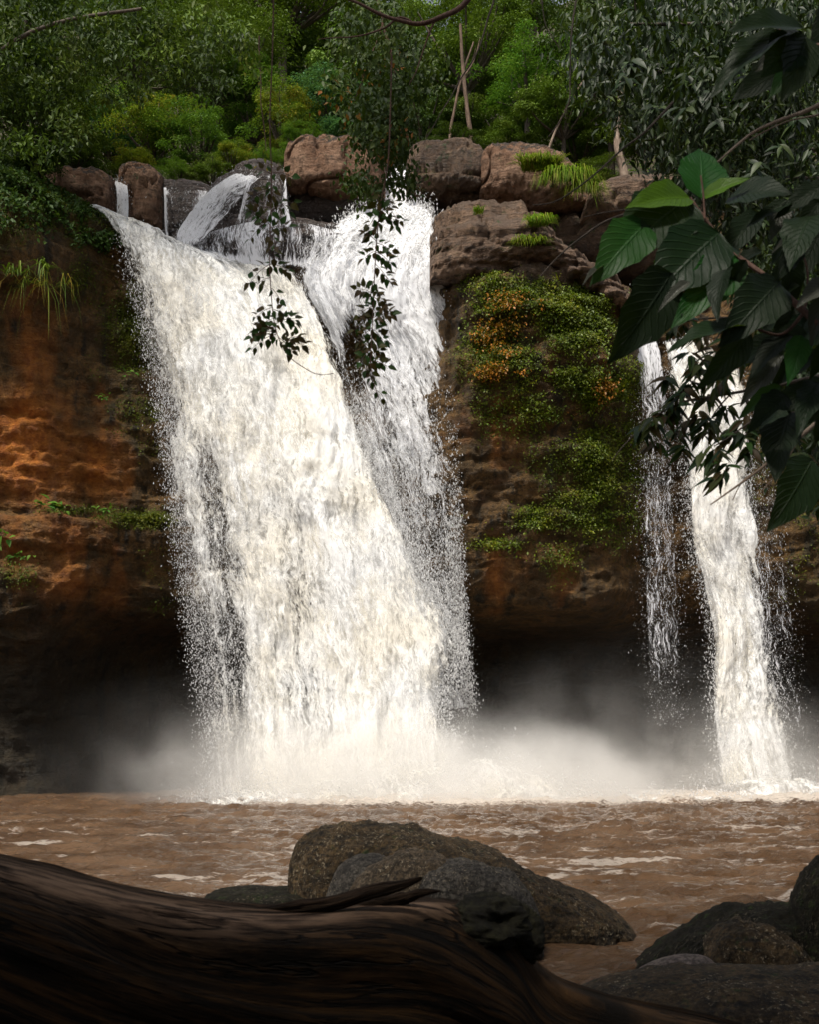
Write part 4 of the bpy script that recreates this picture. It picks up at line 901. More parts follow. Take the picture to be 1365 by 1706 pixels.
# bare trunks in the gap
def trunk_tree(label, pts, Y, r, matk):
    p_ = cr([P(a_, b_, Y) for a_, b_ in pts], 24); b_ = p_[0]
    t = thing('bare_tree', label, 'tree', b_, 'bare trunks behind the upper boulders')
    v_, f_ = tube(p_, np.linspace(r, r * .55, 24), 12); v_ += (fbm(v_ * 3, 3, 7) * r * .3)[:, None]
    obj('trunk', mesh_np('trunk', v_ - b_, f_, MAT[matk]), t)
    k = 14
    v2, f2 = tube(cr([p_[k], p_[k] + np.array([.5, .2, .9]), p_[k] + np.array([.8, .2, 2.0])], 12), np.linspace(r * .4, r * .12, 12), 7)
    obj('limb', mesh_np('limb', v2 - b_, f2, MAT[matk]), t)
trunk_tree('pale brown bare trunk above the pale tan boulder', [(1048, 330), (1040, 285), (1030, 240), (1034, 170), (1042, 80)], 54, .20, 'bark_pale')
trunk_tree('slim reddish trunk in the shade above the long brown boulder', [(790, 262), (784, 215), (778, 170), (772, 110), (768, 40)], 57.2, .12, 'bark_mid')
trunk_tree('thin leaning trunk left of the slim reddish trunk', [(748, 262), (752, 215), (760, 175), (770, 130), (790, 70)], 57.6, .08, 'bark_mid')
trunk_tree('thin crooked stem rising from the grass tuft boulder', [(908, 268), (918, 240), (928, 215), (950, 170), (990, 110)], 55, .06, 'bark_pale')
trunk_tree('grey trunk hidden among the dark leaves at the upper right', [(1105, 320), (1100, 250), (1120, 180), (1130, 60)], 58, .2, 'bark')

# --- undergrowth and moss: nobody could count it
r = RNG
n = 42000
gx = r.uniform(-34, 34, n); gy = 54 + 34 * r.random(n) ** 1.6
gz = hill_z(gx, gy) + r.uniform(0, .9, n) + .5 * np.clip(vnoise(np.stack([gx * .5, gy * .5, 0 * gx], -1), 3), 0, 1)
pos = np.stack([gx, gy, gz], -1); dv = r.normal(0, 1, (n, 3)); dv[:, 2] = .1 - .4 * r.random(n); up = np.array([0, -.3, 1.]) + r.normal(0, .4, (n, 3))
L = r.uniform(.14, .34, n)
o = obj('undergrowth', leaves_mesh('undergrowth', pos, dv, up, L, L * .5, r.random(n), MAT['leaf_mid']))
struct(o, 'stuff', 'tangled green undergrowth covering the slope behind the falls', 'undergrowth')
def cliff_leaves(name, label, cat, n, wt, matk, Lr, out=.12, seed=0, hang=.5):
    rr = np.random.default_rng(seed); wt = np.clip(wt, 0, None); wt = wt / wt.sum()
    idx = rr.choice(len(cv), n, p=wt); pos = cv[idx] + rr.normal(0, .07, (n, 3)); pos[:, 1] -= out * rr.random(n) * 2
    dv = rr.normal(0, .8, (n, 3)); dv[:, 1] -= .6; dv[:, 2] -= hang
    up = np.array([0, -.8, .8]) + rr.normal(0, .45, (n, 3)); L = rr.uniform(Lr[0], Lr[1], n)
    cl = np.clip(.5 + .5 * vnoise(pos * 1.3, 5), 0, 1)
    o = obj(name, leaves_mesh(name, pos, dv, up, L, L * .6, np.clip(.55 * rr.random(n) + .45 * cl, 0, 1), MAT[matk]))
    return struct(o, 'stuff', label, cat)
vis = (cpy < 1100)
wt = mossA ** 1.6 * vis * ((cpx > -150) & (cpx < 1500))
cliff_leaves('moss', 'green moss and tiny creepers carpeting the wet cliff face', 'moss', 76000, wt, 'leaf_moss', (.05, .12), .10, 1)
wtc = blobs(cpx, cpy, [(860, 490, 95, 30, 1), (960, 540, 80, 60, 1), (1000, 650, 55, 45, 1), (880, 560, 50, 50, .5), (905, 860, 55, 22, .8), (990, 590, 60, 60, .7), (800, 520, 40, 60, .7), (930, 600, 90, 60, .6), (860, 900, 90, 50, .35), (1010, 770, 55, 110, .55), (900, 680, 90, 40, .3)]) * np.clip(nB * 1.6 + .5, 0, 1)
cliff_leaves('creeper', 'bright green leafy creepers on the rounded cliff bulge between the falls', 'creeper', 15000, np.where(wtc > .06, wtc, 0) * (mossA + .05), 'leaf_creeper', (.06, .15), .09, 2)
wto = blobs(cpx, cpy, [(850, 510, 50, 22, .9), (838, 565, 45, 30, 1), (870, 545, 30, 30, .7), (830, 622, 40, 14, 1), (1010, 650, 22, 28, .8), (960, 690, 26, 14, .5)]) * np.clip(nB + .5, 0, 1)
cliff_leaves('creeper', 'orange and yellowing leaf patch on the cliff bulge right of the middle fall', 'creeper', 1900, np.where(wto > .2, wto, 0), 'leaf_orange', (.07, .16), .28, 3)
wtm = blobs(cpx, cpy, [(60, 320, 170, 70, 1), (-40, 260, 150, 60, 1), (170, 400, 50, 40, .6), (1350, 450, 120, 90, 1), (1420, 600, 120, 200, .7)]) * np.clip(nB + .6, 0, 1)
cliff_leaves('creeper', 'dark leafy creepers draped over the shaded mound at the left edge', 'creeper', 16000, np.where(wtm > .25, wtm, 0), 'leaf_dark', (.12, .26), .35, 4)

# --- individual plants and tufts
def tuft(name, label, px, py, Y, n, L, matk, spread, arch=.6, w_=.02, cat='grass tuft', group=None, side=0, upz=1.0, seed=0):
    rr = np.random.default_rng(seed); b_ = P(px, py, Y); parts = []; rnd = []
    for k in range(n):
        o_ = np.array([rr.uniform(-spread, spread), rr.uniform(-.3, .1), rr.uniform(-.08, .05)])
        o_[2] -= abs(o_[0]) * side
        d_ = np.array([rr.normal(0, .5), rr.normal(-.4, .35), upz + rr.normal(0, .2)]); d_ /= np.linalg.norm(d_); l_ = L * rr.uniform(.5, 1.15)
        q1 = o_ + d_ * l_ * .5; q2 = o_ + d_ * l_ * .85 + np.array([d_[0] * .2, d_[1] * .2, -arch * .35]) * l_; q3_ = q2 + np.array([d_[0] * .3, d_[1] * .3 - .05, -arch * .6]) * l_
        sd_ = np.cross(d_, [0, 0, 1]); sd_ = sd_ / (np.linalg.norm(sd_) + 1e-6) * w_
        pts = np.array([o_, q1, q2, q3_]); ww = np.array([.7, 1, .6, .05])[:, None]
        parts.append(np.concatenate([pts - sd_ * ww, pts + sd_ * ww])); rnd.append(np.full(8, rr.random()))
    v_ = np.concatenate(parts); f1 = np.array([(0, 1, 5, 4), (1, 2, 6, 5), (2, 3, 7, 6)])
    f_ = (f1[None] + (np.arange(n) * 8)[:, None, None]).reshape(-1, 4)
    t = thing(name, label, cat, b_, group)
    o = obj('blades', mesh_np('blades', v_, f_, MAT[matk], True, {'rnd': np.concatenate(rnd)}), t); o['kind'] = 'stuff'
    return t
tuft('grass_tuft', 'bright green grass tuft crowning the rounded brown boulder', 900, 284, 47.4, 700, .75, 'grass', .7, .5, .018, seed=1)
tuft('grass_tuft', 'grass tuft trailing down the right flank of the rounded brown boulder', 945, 300, 47.2, 620, .9, 'grass', .6, 1.1, .018, seed=2, upz=.5)
tuft('grass_tuft', 'lowest drooping grass tuft beside the pale tan boulder', 975, 318, 47.2, 400, .8, 'grass', .38, 1.2, .018, seed=3, upz=.5)
tuft('grass_tuft', 'small green grass tuft at the right end of the purplish rock shelf', 898, 375, 44.9, 300, .55, 'grass', .35, .8, .016, seed=4, upz=.7)
tuft('grass_tuft', 'dark mossy grass tuft hanging below the right end of the rock shelf', 885, 405, 44.8, 240, .45, 'grass', .5, .9, .016, seed=5, upz=.4)
tuft('grass_tuft', 'tiny green weed on top of the purplish rock shelf', 798, 355, 44.9, 110, .22, 'grass', .16, .5, .016, seed=6)
tuft('palm_plant', 'small palm-like plant with long pale drooping leaves at the far left under the mound', 25, 455, 41.8, 14, .7, 'leaf_mid', .25, 1.1, .04, cat='plant', seed=7, upz=.5)
tuft('palm_plant', 'plant with narrow pale hanging blades right of the palm-like one', 82, 450, 42.1, 14, .8, 'leaf_mid', .15, 1.4, .03, cat='plant', seed=8, upz=.5)
tuft('grass_tuft', 'thin strands hanging below the two blade-leaved plants at the left', 70, 475, 42.6, 40, 1.3, 'leaf_yellow', .9, 1.6, .008, seed=9, upz=.05)

leafm_cache = {}
def leaf_mesh(key, mat, width=.5, nu_=9, nv_=5, curl=.25, fold=.25, tip=1.4, wav=0.0, seed=0):
    """leaf of length 1 along +Y, normal +Z"""
    if key in leafm_cache: return leafm_cache[key]
    u = np.linspace(0, 1, nu_); v_ = np.linspace(-1, 1, nv_)
    wd = width * .5 * np.sin(PI * np.clip(u, 0, 1) ** (.72)) ** .8 * (1 - u ** 3 * .5) + .004
    wd[-1] = .002
    rr = np.random.default_rng(seed)
    Xl = wd[:, None] * v_[None] * (1 + wav * .5 * np.sin(u * 26 + seed)[:, None]); Yl_ = u[:, None] + 0 * Xl
    Zl = fold * np.abs(Xl) - curl * (u ** 2)[:, None] + wav * .12 * np.sin(u[:, None] * 16 + seed + 2 * v_[None]) * np.abs(v_[None])
    V_ = np.stack([Xl, Yl_, Zl], -1).reshape(-1, 3)
    me = mesh_np('leaf_' + key, V_, grid_faces(nu_, nv_), mat, True, {'rnd': np.full(len(V_), rr.random())}, np.stack([Yl_.ravel(), np.broadcast_to(v_[None], Xl.shape).ravel()], -1))
    leafm_cache[key] = me; return me
def place_leaf(parent, me, base, tip, nrm, wscale=1.0, name='leaf'):
    base = np.array(base); d = np.array(tip) - base; L = np.linalg.norm(d); y = d / L
    n = np.array(nrm, float); n = n - y * n.dot(y); n /= np.linalg.norm(n) + 1e-9; x = np.cross(y, n)
    o = bpy.data.objects.new(name, me); col.objects.link(o); o.parent = parent
    b = base - np.array(parent.location)
    m = Matrix(((x[0] * L * wscale, y[0] * L, n[0] * L, b[0]), (x[1] * L * wscale, y[1] * L, n[1] * L, b[1]), (x[2] * L * wscale, y[2] * L, n[2] * L, b[2]), (0, 0, 0, 1)))
    o.matrix_local = m
    return o

LFm = [leaf_mesh('plant%d' % k, MAT['leaf_bright'], .55, 5, 3, .3, .3, seed=k) for k in range(3)]
def rosette(label, px, py, Y, n, L, seed, cat='plant', mats=LFm, dark=False):
    rr = np.random.default_rng(seed); b_ = P(px, py, Y); t = thing('ledge_plant', label, cat, b_)
    for k in range(n):
        s_ = b_ + np.array([rr.normal(0, L * .7), -rr.random() * .15, rr.normal(0, L * .25)])
        d_ = np.array([rr.normal(0, .8), -.5 - rr.random() * .5, rr.normal(.05, .5)]); d_ /= np.linalg.norm(d_)
        place_leaf(t, mats[k % len(mats)], s_, s_ + d_ * L * rr.uniform(.6, 1.2), (rr.normal(0, .3), -.6, 1), 1.0)
    return t
rosette('leafy green plant growing from the horizontal ledge on the orange cliff', 95, 842, 43.6, 26, .36, 1)
rosette('smaller leafy plant on the same ledge, nearer the cream waterfall', 176, 850, 44.6, 14, .26, 2)
rosette('leafy plant cut by the left edge below the ledge', 5, 895, 43.3, 14, .34, 3)
rosette('dim leafy plant low on the orange cliff at the far left', 38, 925, 43.6, 12, .28, 4)
rosette('small bright plant alone on the dark left cliff face', 172, 663, 44.9, 12, .22, 5)
rosette('low plant on the dark cliff beside the cream waterfall', 215, 622, 45.0, 10, .22, 6)

# ------------------------------------------------------------------ foreground vines
VL = [leaf_mesh('vine%d' % k, MAT['leaf_vine'], .62, 5, 3, .25, .25, seed=k * 3 + 1) for k in range(5)]
def vine(label, stem, Y, sprays, seed, group='hanging vines in front of the falls', leafpx=15):
    rr = np.random.default_rng(seed); s = Y / F
    p_ = cr([P(a_, b_, Y) for a_, b_ in stem], 70); b_ = p_[-1].copy(); t = thing('vine', label, 'vine', b_, group)
    parts = [tube(p_, np.linspace(.0042, .0022, 70), 5)]
    cnt = 0
    for (px, py, dx, dy, L, nl) in sprays:
        a0 = P(px, py, Y); dz = rr.normal(0, .35); dy = dy + rr.normal(0, .45); L = L * rr.uniform(.55, 1.2)
        d_ = np.array([dx, dz, -dy]) / math.hypot(dx, dy); L_ = L * s
        pts = [a0, a0 + d_ * L_ * .5 + np.array([0, 0, .03 * L_]), a0 + d_ * L_ + np.array([0, 0, -.14 * L_])]
        q = cr(pts, 10); parts.append(tube(q, np.linspace(.002, .0012, 10), 4))
        for k in range(nl):
            f = (k + .7) / nl; i = min(9, int(f * 9.2)); o_ = q[i]; sd_ = 1 if k % 2 else -1
            perp = np.array([-d_[2], 0, d_[0]]) * sd_
            dd_ = perp * .85 + d_ * .55 + rr.normal(0, .2, 3) + np.array([0, 0, -.15])
            if k == nl - 1: dd_ = d_ + rr.normal(0, .15, 3)
            dd_ /= np.linalg.norm(dd_)
            l_ = leafpx * s * rr.uniform(.75, 1.2)
            st_ = o_ + dd_ * .18 * l_
            place_leaf(t, VL[rr.integers(0, 5)], st_, st_ + dd_ * l_, (rr.normal(0, .5), -.8, .5 + rr.normal(0, .3)), rr.uniform(.85, 1.2), 'leaf'); cnt += 1
    v_, f_ = join(parts)
    obj('stem', mesh_np('stem', v_ - b_, f_, MAT['bark_red']), t)
    return t
S1 = []
for (x, y, dx, dy, L, nl) in [(452,290,-1,.3,35,5),(453,288,1,.2,40,6),(451,318,-1,.4,52,8),(451,320,1,.6,40,7),(451,345,-1,.2,50,8),(450,352,1,.5,42,8),(450,375,-1,.15,56,10),(450,380,1,.3,38,9),(450,392,.5,1,30,6),(449,366,-1,.8,40,7),
    (449,440,-1,.55,40,9),(450,440,1,.75,48,10),(451,462,-.9,.5,24,5),(452,480,.8,.4,20,4),(453,512,-1,.0,38,8),(455,515,1,.1,34,8),(456,530,-1,.5,40,9),(458,540,1,.3,44,10),(459,552,-1,.12,46,11),(461,556,-1,.6,46,9),(463,562,1,.25,36,10),(468,572,1,.5,36,10),(472,582,.8,.6,32,8),(462,545,-.7,1,34,8),(451,300,.2,1,24,5),(450,410,.6,1,26,5)]: S1.append((x, y, dx, dy, L, nl))
vine('leafy vine on a long reddish stem hanging in front of the cream fall', [(456, -30), (453, 100), (449, 200), (452, 300), (449, 400), (450, 470), (458, 545), (478, 590), (505, 612), (530, 624), (556, 622)], 6.2, S1, 5)
S2 = []
for (x, y, dx, dy, L, nl) in [(640,318,-1,.2,24,5),(638,330,1,.6,34,7),(634,350,-1,.35,32,6),(634,345,1,.1,32,6),(630,368,1,.1,40,8),(630,380,-1,.5,34,7),(628,372,.5,-.5,30,5),(627,402,-1,-.1,32,8),(627,405,1,.0,34,8),(626,418,-1,.4,32,8),(626,420,1,.35,36,10),(625,440,.7,.8,28,6),(636,456,1,.3,24,5),
    (623,466,-.4,.9,26,7),(623,476,.6,.7,26,7),(622,490,-1,.5,28,8),(622,495,1,.5,28,8),(621,510,-.8,.9,34,9),(621,512,.7,.7,34,9),(620,528,-1,.35,32,9),(620,530,1,.4,36,10),(620,545,-.8,.9,32,9),(620,548,.9,.9,38,10),(619,562,-1,.35,32,9),(619,566,1,.25,34,9),(618,580,-.5,1,30,8),(618,584,.5,1,32,9),(617,600,-.8,.9,24,7),(617,602,.6,.8,26,7),(616,615,.1,1,26,7),(628,650,.3,1,16,4)]: S2.append((x, y, dx, dy, L, nl))
vine('denser hanging vine to the right, its leaves in front of the white middle fall', [(652, 90), (650, 180), (646, 270), (634, 340), (627, 400), (623, 470), (620, 540), (617, 600), (622, 635), (630, 662)], 6.0, S2, 6)

# dark leafy hanging branch at centre top, holding the vine
def branch_thing(name, label, lines, Y, matk='bark', cat='branch', group=None):
    b_ = P(*lines[0][0][:2], Y); t = thing(name, label, cat, b_, group); parts = []
    for pts, r0, r1 in [(l[0] if isinstance(l[0], list) else l, l[1], l[2]) for l in lines]:
        q = cr([P(a_[0], a_[1], Y if len(a_) < 3 else a_[2]) for a_ in pts], 26)
        q = q + .012 * Y / 6 * np.stack([vnoise(q * 4, 1), vnoise(q * 4, 2), vnoise(q * 4, 3)], -1)
        parts.append(tube(q, np.linspace(r0, r1, 26), 7))
    v_, f_ = join(parts); obj('twig', mesh_np('twig', v_ - b_, f_, MAT[matk]), t)
    return t
def BT(name, label, lines, Y, **kw):
    b0 = lines[0][0][0]; b_ = P(b0[0], b0[1], b0[2] if len(b0) > 2 else Y)
    t = thing(name, label, kw.get('cat', 'branch'), b_, kw.get('group')); parts = []
    for pts, r0, r1 in lines:
        q = cr([P(a_[0], a_[1], Y if len(a_) < 3 else a_[2]) for a_ in pts], 26)
        q = q + .010 * Y / 6 * np.stack([vnoise(q * 5, 1), vnoise(q * 5, 2), vnoise(q * 5, 3)], -1)
        parts.append(tube(q, np.linspace(r0, r1, 26), 7))
    v_, f_ = join(parts); obj('twig', mesh_np('twig', v_ - b_, f_, MAT[kw.get('matk', 'bark')]), t)
    return t
def leafy_mass(t, blobs_, Y, n, leafpx, matk, seed, asp=.45, droop=.7, depth=.5, name='foliage'):
    """many small leaves in hanging clumps round the given photo spots (px,py,rx,ry)"""
    rr = np.random.default_rng(seed); s = Y / F; b = np.array(blobs_, float)
    w_ = b[:, 2] * b[:, 3]; k = rr.choice(len(b), n, p=w_ / w_.sum())
    # sub clumps
    ns = max(6, n // 60); kk_ = rr.choice(len(b), ns, p=w_ / w_.sum()); a_ = rr.uniform(0, 2 * PI, ns); r_ = rr.random(ns) ** .5
    sc_ = np.stack([b[kk_, 0] + np.cos(a_) * r_ * b[kk_, 2], b[kk_, 1] + np.sin(a_) * r_ * b[kk_, 3]], -1)
    j = rr.integers(0, ns, n)
    px = sc_[j, 0] + rr.normal(0, leafpx * 1.5, n); py = sc_[j, 1] + rr.normal(0, leafpx * 1.1, n)
    Yv = Y + rr.normal(0, depth * .5, n) + (rr.normal(0, depth, ns))[j]
    pos = np.stack([(px - CX) / F * Yv, Yv, CAMH + (HY - py) / F * Yv], -1)
    dv = rr.normal(0, .6, (n, 3)); dv[:, 2] -= droop; up = np.array([0, -.5, .8]) + rr.normal(0, .4, (n, 3))
    L = leafpx * s * rr.uniform(.7, 1.3, n)
    o = obj(name, leaves_mesh(name, pos - np.array(t.location), dv, up, L, L * asp, np.clip(.5 * rr.random(n) + .6 * rr.random(ns)[j] ** 1.5, 0, 1), MAT[matk]), t); o['kind'] = 'stuff'
    return o
t = BT('hanging_branch', 'dark small-leaved branch hanging at the centre top above the right vine', [([(620, -40), (640, 40), (655, 120), (652, 220), (648, 300)], .02, .006), ([(640, 40), (610, 110), (590, 170)], .010, .003), ([(655, 120), (690, 170), (700, 220)], .008, .003)], 11, matk='bark_red')
leafy_mass(t, [(620, 60, 55, 60), (610, 140, 50, 50), (640, 190, 50, 50), (630, 240, 38, 40), (655, 290, 26, 36), (605, 320, 20, 40), (680, 110, 40, 60)], 11, 7500, 11, 'leaf_dark', 3, .55)
leafy_mass(t, [(610, 90, 50, 60), (600, 180, 50, 40), (645, 240, 30, 40)], 10.5, 110, 11, 'leaf_orange', 4, .55, name='dry_leaves')
t = BT('leafy_twig', 'sparse twig with yellow and green leaves beside the reddish vine stem', [([(430, 60), (432, 120), (436, 180), (445, 250)], .006, .003)], 9, matk='bark_red')
leafy_mass(t, [(432, 110, 16, 30), (440, 165, 24, 25), (448, 200, 26, 30), (440, 245, 22, 26)], 9, 110, 10, 'leaf_yellow', 5, .6)
BT('bare_branch', 'bare reddish branch curving across the centre top edge', [([(780, -6), (760, 15), (725, 38), (690, 42), (655, 32), (610, 14), (560, -6)], .022, .008), ([(690, 42), (662, 30), (640, 45), (600, 58), (530, 66)], .010, .003), ([(730, 34), (712, 70), (700, 105), (680, 140)], .008, .003)], 9, matk='bark_red')
BT('bare_twig', 'long thin dark twig slanting down left of centre right', [([(826, -10), (812, 50), (790, 100), (765, 140), (735, 190), (705, 240)], .008, .003)], 9)
BT('bare_twig', 'thin bare twig running from the big leaves down left across the rock shelf', [([(1110, 322), (1060, 352), (1010, 372), (960, 402), (930, 430), (898, 462)], .008, .003), ([(1075, 344), (1040, 352), (1000, 358), (972, 362)], .004, .002)], 6)
BT('bare_twig', 'long slender stem reaching from the right foliage past the pale trunk to the grass', [([(1120, 170), (1080, 215), (1040, 248), (1000, 285), (960, 315), (925, 334), (888, 340)], .008, .003)], 7)
BT('hanging_vine', 'leafless vine hanging straight down from the top, right of the lime-green tree', [([(963, -20), (955, 60), (952, 140), (940, 190), (915, 230)], .008, .004), ([(905, -20), (912, 40), (935, 80)], .005, .003)], 9, cat='vine')
BT('bare_branch', 'brownish bare branch slanting down from the right edge', [([(1400, 160), (1340, 185), (1270, 215), (1230, 240), (1190, 275)], .012, .005), ([(1400, 185), (1320, 200), (1250, 235)], .006, .003)], 6, matk='bark_pale')
BT('bare_twig', 'bare pointed twig poking left below the slim leaves in front of the right fall', [([(1380, 690), (1320, 735), (1262, 785), (1220, 815), (1184, 840)], .012, .003), ([(1262, 785), (1240, 800), (1222, 832)], .004, .002), ([(1330, 728), (1300, 780), (1275, 815)], .005, .002)], 5.5, matk='bark_pale')

# ------------------------------------------------------------------ right-hand foreground foliage
BG = [leaf_mesh('big_dark%d' % k, MAT['leaf_big'], .62, 14, 9, .22, .22, wav=.12, seed=k + 10) for k in range(4)]
BLt = [leaf_mesh('big_light%d' % k, MAT['leaf_biglight'], .62, 14, 9, .2, .25, wav=.10, seed=k + 20) for k in range(2)]
BMd = leaf_mesh('big_mid', MAT['leaf_bigmid'], .62, 14, 9, .2, .2, wav=.12, seed=31)
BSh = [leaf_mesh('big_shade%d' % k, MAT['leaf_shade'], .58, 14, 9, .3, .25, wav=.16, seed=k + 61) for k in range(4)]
BGy = leaf_mesh('big_grey', MAT['leaf_biggrey'], .55, 14, 9, .25, .35, wav=.08, seed=41)
t = BT('broadleaf_branch', 'branch with very large dark oval leaves at the right, two of them glowing light green', [([(1420, 590, 4.4), (1340, 520, 4.5), (1280, 465, 4.6), (1215, 415, 4.7), (1175, 365, 4.7), (1150, 328, 4.7)], .016, .006), ([(1280, 465), (1230, 430), (1190, 388)], .006, .003), ([(1340, 520), (1300, 560), (1250, 545)], .008, .004), ([(1175, 365), (1172, 320), (1168, 290)], .005, .003), ([(1340, 520), (1345, 450), (1330, 400)], .006, .003)], 4.6, matk='bark_red')
big = [  # base, tip, Y base, Y tip, mesh, relative width, normal
 ((1150, 330), (1058, 322), 4.7, 4.5, BLt[0], .75, (.1, -.95, .45)), ((1172, 330), (1245, 286), 4.7, 4.6, BLt[1], .7, (-.1, -.9, .5)),
 ((1146, 334), (1040, 402), 4.7, 4.45, BG[0], 1.0, (.3, -.8, .6)), ((1078, 372), (998, 450), 4.6, 4.4, BMd, .8, (.4, -.7, .6)),
 ((1200, 388), (1090, 480), 4.6, 4.4, BG[1], .95, (.2, -.9, .4)), ((1120, 455), (1042, 590), 4.5, 4.4, BSh[0], 1.0, (.5, -.9, .2)),
 ((1170, 330), (1176, 228), 4.7, 4.8, BMd, 1.1, (.1, -1, .1)), ((1215, 330), (1312, 300), 4.7, 4.5, BG[3], 1.25, (0, -.9, .5)),
 ((1250, 545), (1120, 545), 4.5, 4.3, BG[0], .6, (0, -.5, .9)), ((1250, 550), (1178, 645), 4.5, 4.4, BG[1], .6, (.6, -.8, .2)),
 ((1230, 430), (1135, 520), 4.6, 4.4, BMd, .7, (.2, -.9, .4)), ((1300, 470), (1225, 545), 4.5, 4.3, BSh[2], .9, (.3, -.8, .4)),
 ((1355, 765), (1300, 878), 4.4, 4.3, BG[3], .95, (.5, -.9, .3)),
 ((1150, 470), (1098, 505), 4.4, 4.35, BGy, .5, (.3, -.6, .8)), ((1006, 445), (972, 458), 4.5, 4.4, BGy, .35, (0, -.5, .9)), ((1395, 470), (1335, 490), 4.4, 4.3, BGy, .9, (0, -.8, .7)),
 ((1340, 395), (1290, 400), 4.5, 4.4, BGy, .5, (0, -.5, .9)), ((1330, 70), (1282, 110), 4.3, 4.2, BG[0], 1.2, (.3, -.9, .3)), ((1310, 55), (1185, 115), 4.3, 4.1, BG[1], .5, (0, -.6, .8)),
 ((1340, 50), (1230, 15), 4.3, 4.1, BG[2], .7, (0, -.8, .5)), ((1345, 60), (1320, 150), 4.3, 4.2, BG[3], .9, (.3, -.9, .2)),
]
for b_, tp_, y0, y1, me, ws, nr in big: place_leaf(t, me, P(b_[0], b_[1], y0), P(tp_[0], tp_[1], y1), nr, ws)
rr = np.random.default_rng(77)
for k in range(60):
    x = rr.uniform(1210, 1420); y = rr.uniform(300, 690) if k % 7 else rr.uniform(-20, 120)
    if y < 150: x = rr.uniform(1300, 1440)
    if y > 470 and x < 1300: x += 90
    Lp = rr.uniform(55, 98); an = rr.normal(2.2, .5); Yb = rr.uniform(4.4, 5.2)
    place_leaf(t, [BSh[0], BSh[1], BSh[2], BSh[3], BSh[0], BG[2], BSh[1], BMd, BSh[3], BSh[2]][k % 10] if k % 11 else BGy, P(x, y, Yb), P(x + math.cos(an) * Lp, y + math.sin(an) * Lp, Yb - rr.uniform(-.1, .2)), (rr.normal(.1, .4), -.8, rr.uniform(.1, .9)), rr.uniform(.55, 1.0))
BT('bare_branch', 'dark branch stub holding the large leaves of the top right corner', [([(1420, 20), (1370, 75), (1330, 68), (1300, 50)], .012, .006)], 4.35, matk='bark_red')

# slim-leaved branches hanging before the right fall
SLm = [leaf_mesh('slim%d' % k, MAT['leaf_vine'], .30, 6, 3, .30, .3, seed=k + 50) for k in range(4)]
def whorls(t, spots, Y, L, seed, n=(6, 9), mats=SLm, droop=.6, leafn='leaf', wsc=1.0):
    rr = np.random.default_rng(seed); s = Y / F
    for (px, py) in spots:
        a0 = P(px, py, Y + rr.normal(0, .12))
        for k in range(rr.integers(*n)):
            an = rr.uniform(0, 2 * PI); d_ = np.array([math.cos(an), .6 * math.sin(an) - .2, -droop + rr.normal(0, .35)]); d_ /= np.linalg.norm(d_)
            st_ = a0 + rr.normal(0, 4 * s, 3); place_leaf(t, mats[rr.integers(0, len(mats))], st_, st_ + d_ * L * s * rr.uniform(.7, 1.15), (rr.normal(0, .4), -.6, .8), wsc * rr.uniform(.8, 1.2), leafn)
tA = BT('slim_leaf_branch', 'branch of slim dark leaves reaching furthest left in front of the right fall', [([(1400, 620), (1300, 640), (1220, 655), (1150, 665), (1100, 690), (1062, 720), (1022, 768)], .012, .003), ([(1220, 655), (1190, 690), (1170, 730)], .005, .002), ([(1150, 665), (1130, 640), (1110, 625)], .004, .002), ([(1150, 665), (1135, 700), (1125, 735)], .004, .002)], 6.6)
whorls(tA, [(1072, 712), (1090, 700), (1108, 690), (1125, 672), (1140, 655), (1115, 628), (1150, 640), (1165, 690), (1130, 720), (1140, 745), (1180, 660), (1185, 700), (1200, 640), (1210, 680), (1175, 720), (1160, 615), (1190, 620), (1095, 735), (1150, 700), (1220, 720)], 6.6, 36, 7, (11, 15))
tB = BT('slim_leaf_branch', 'drooping branch of slim leaves just above the pointed bare twig', [([(1400, 680), (1320, 690), (1260, 700), (1215, 730), (1190, 745)], .010, .003), ([(1260, 700), (1235, 735), (1205, 760)], .004, .002), ([(1320, 690), (1300, 730), (1290, 750)], .004, .002)], 6.0)
whorls(tB, [(1200, 745), (1190, 758), (1210, 775), (1235, 725), (1250, 745), (1270, 715), (1290, 745), (1240, 700), (1300, 700), (1320, 730), (1175, 755), (1200, 790), (1340, 760)], 6.0, 40, 8, (8, 12))
tC = BT('slim_leaf_branch', 'upper slim-leaved branch with leaves dangling over the right fall', [([(1400, 520), (1300, 530), (1220, 530), (1150, 535), (1120, 560)], .010, .003), ([(1220, 530), (1190, 570), (1160, 590)], .004, .002)], 6.3)
whorls(tC, [(1120, 545), (1145, 535), (1165, 560), (1190, 590), (1180, 545), (1210, 570), (1230, 600), (1215, 535), (1240, 560), (1260, 590), (1150, 590), (1270, 630), (1250, 530), (1200, 620), (1170, 600)], 6.3, 38, 9, (8, 12))
# dark leafy crown of a tree on the right bank, its leaves hang into the picture
t = thing('tree', 'near dark tree on the right bank whose drooping foliage fills the right side', 'tree', (7.4, 12.5, -.4))
tv2, tf2 = tube(cr([(0, 0, 0), (.1, 0, 3), (-.1, .1, 6), (.2, 0, 10)], 30), np.linspace(.28, .16, 30), 12); obj('trunk', mesh_np('trunk', tv2, tf2, MAT['bark']), t)
lp = []
for e in [(1050, 40), (1120, 180), (1230, 80), (1180, 300), (1300, 250), (1250, 420), (1330, 560), (1090, 120)]:
    tip = P(e[0], e[1], 12.0) - np.array(t.location); st_ = np.array([.1, 0, max(2.0, tip[2] - 1.0)]); lp.append(tube(cr([st_, (st_ + tip) / 2 + np.array([0, 0, .5]), tip], 14), np.linspace(.06, .012, 14), 6))
lv_, lf_ = join(lp); obj('limb', mesh_np('limb', lv_, lf_, MAT['bark']), t)
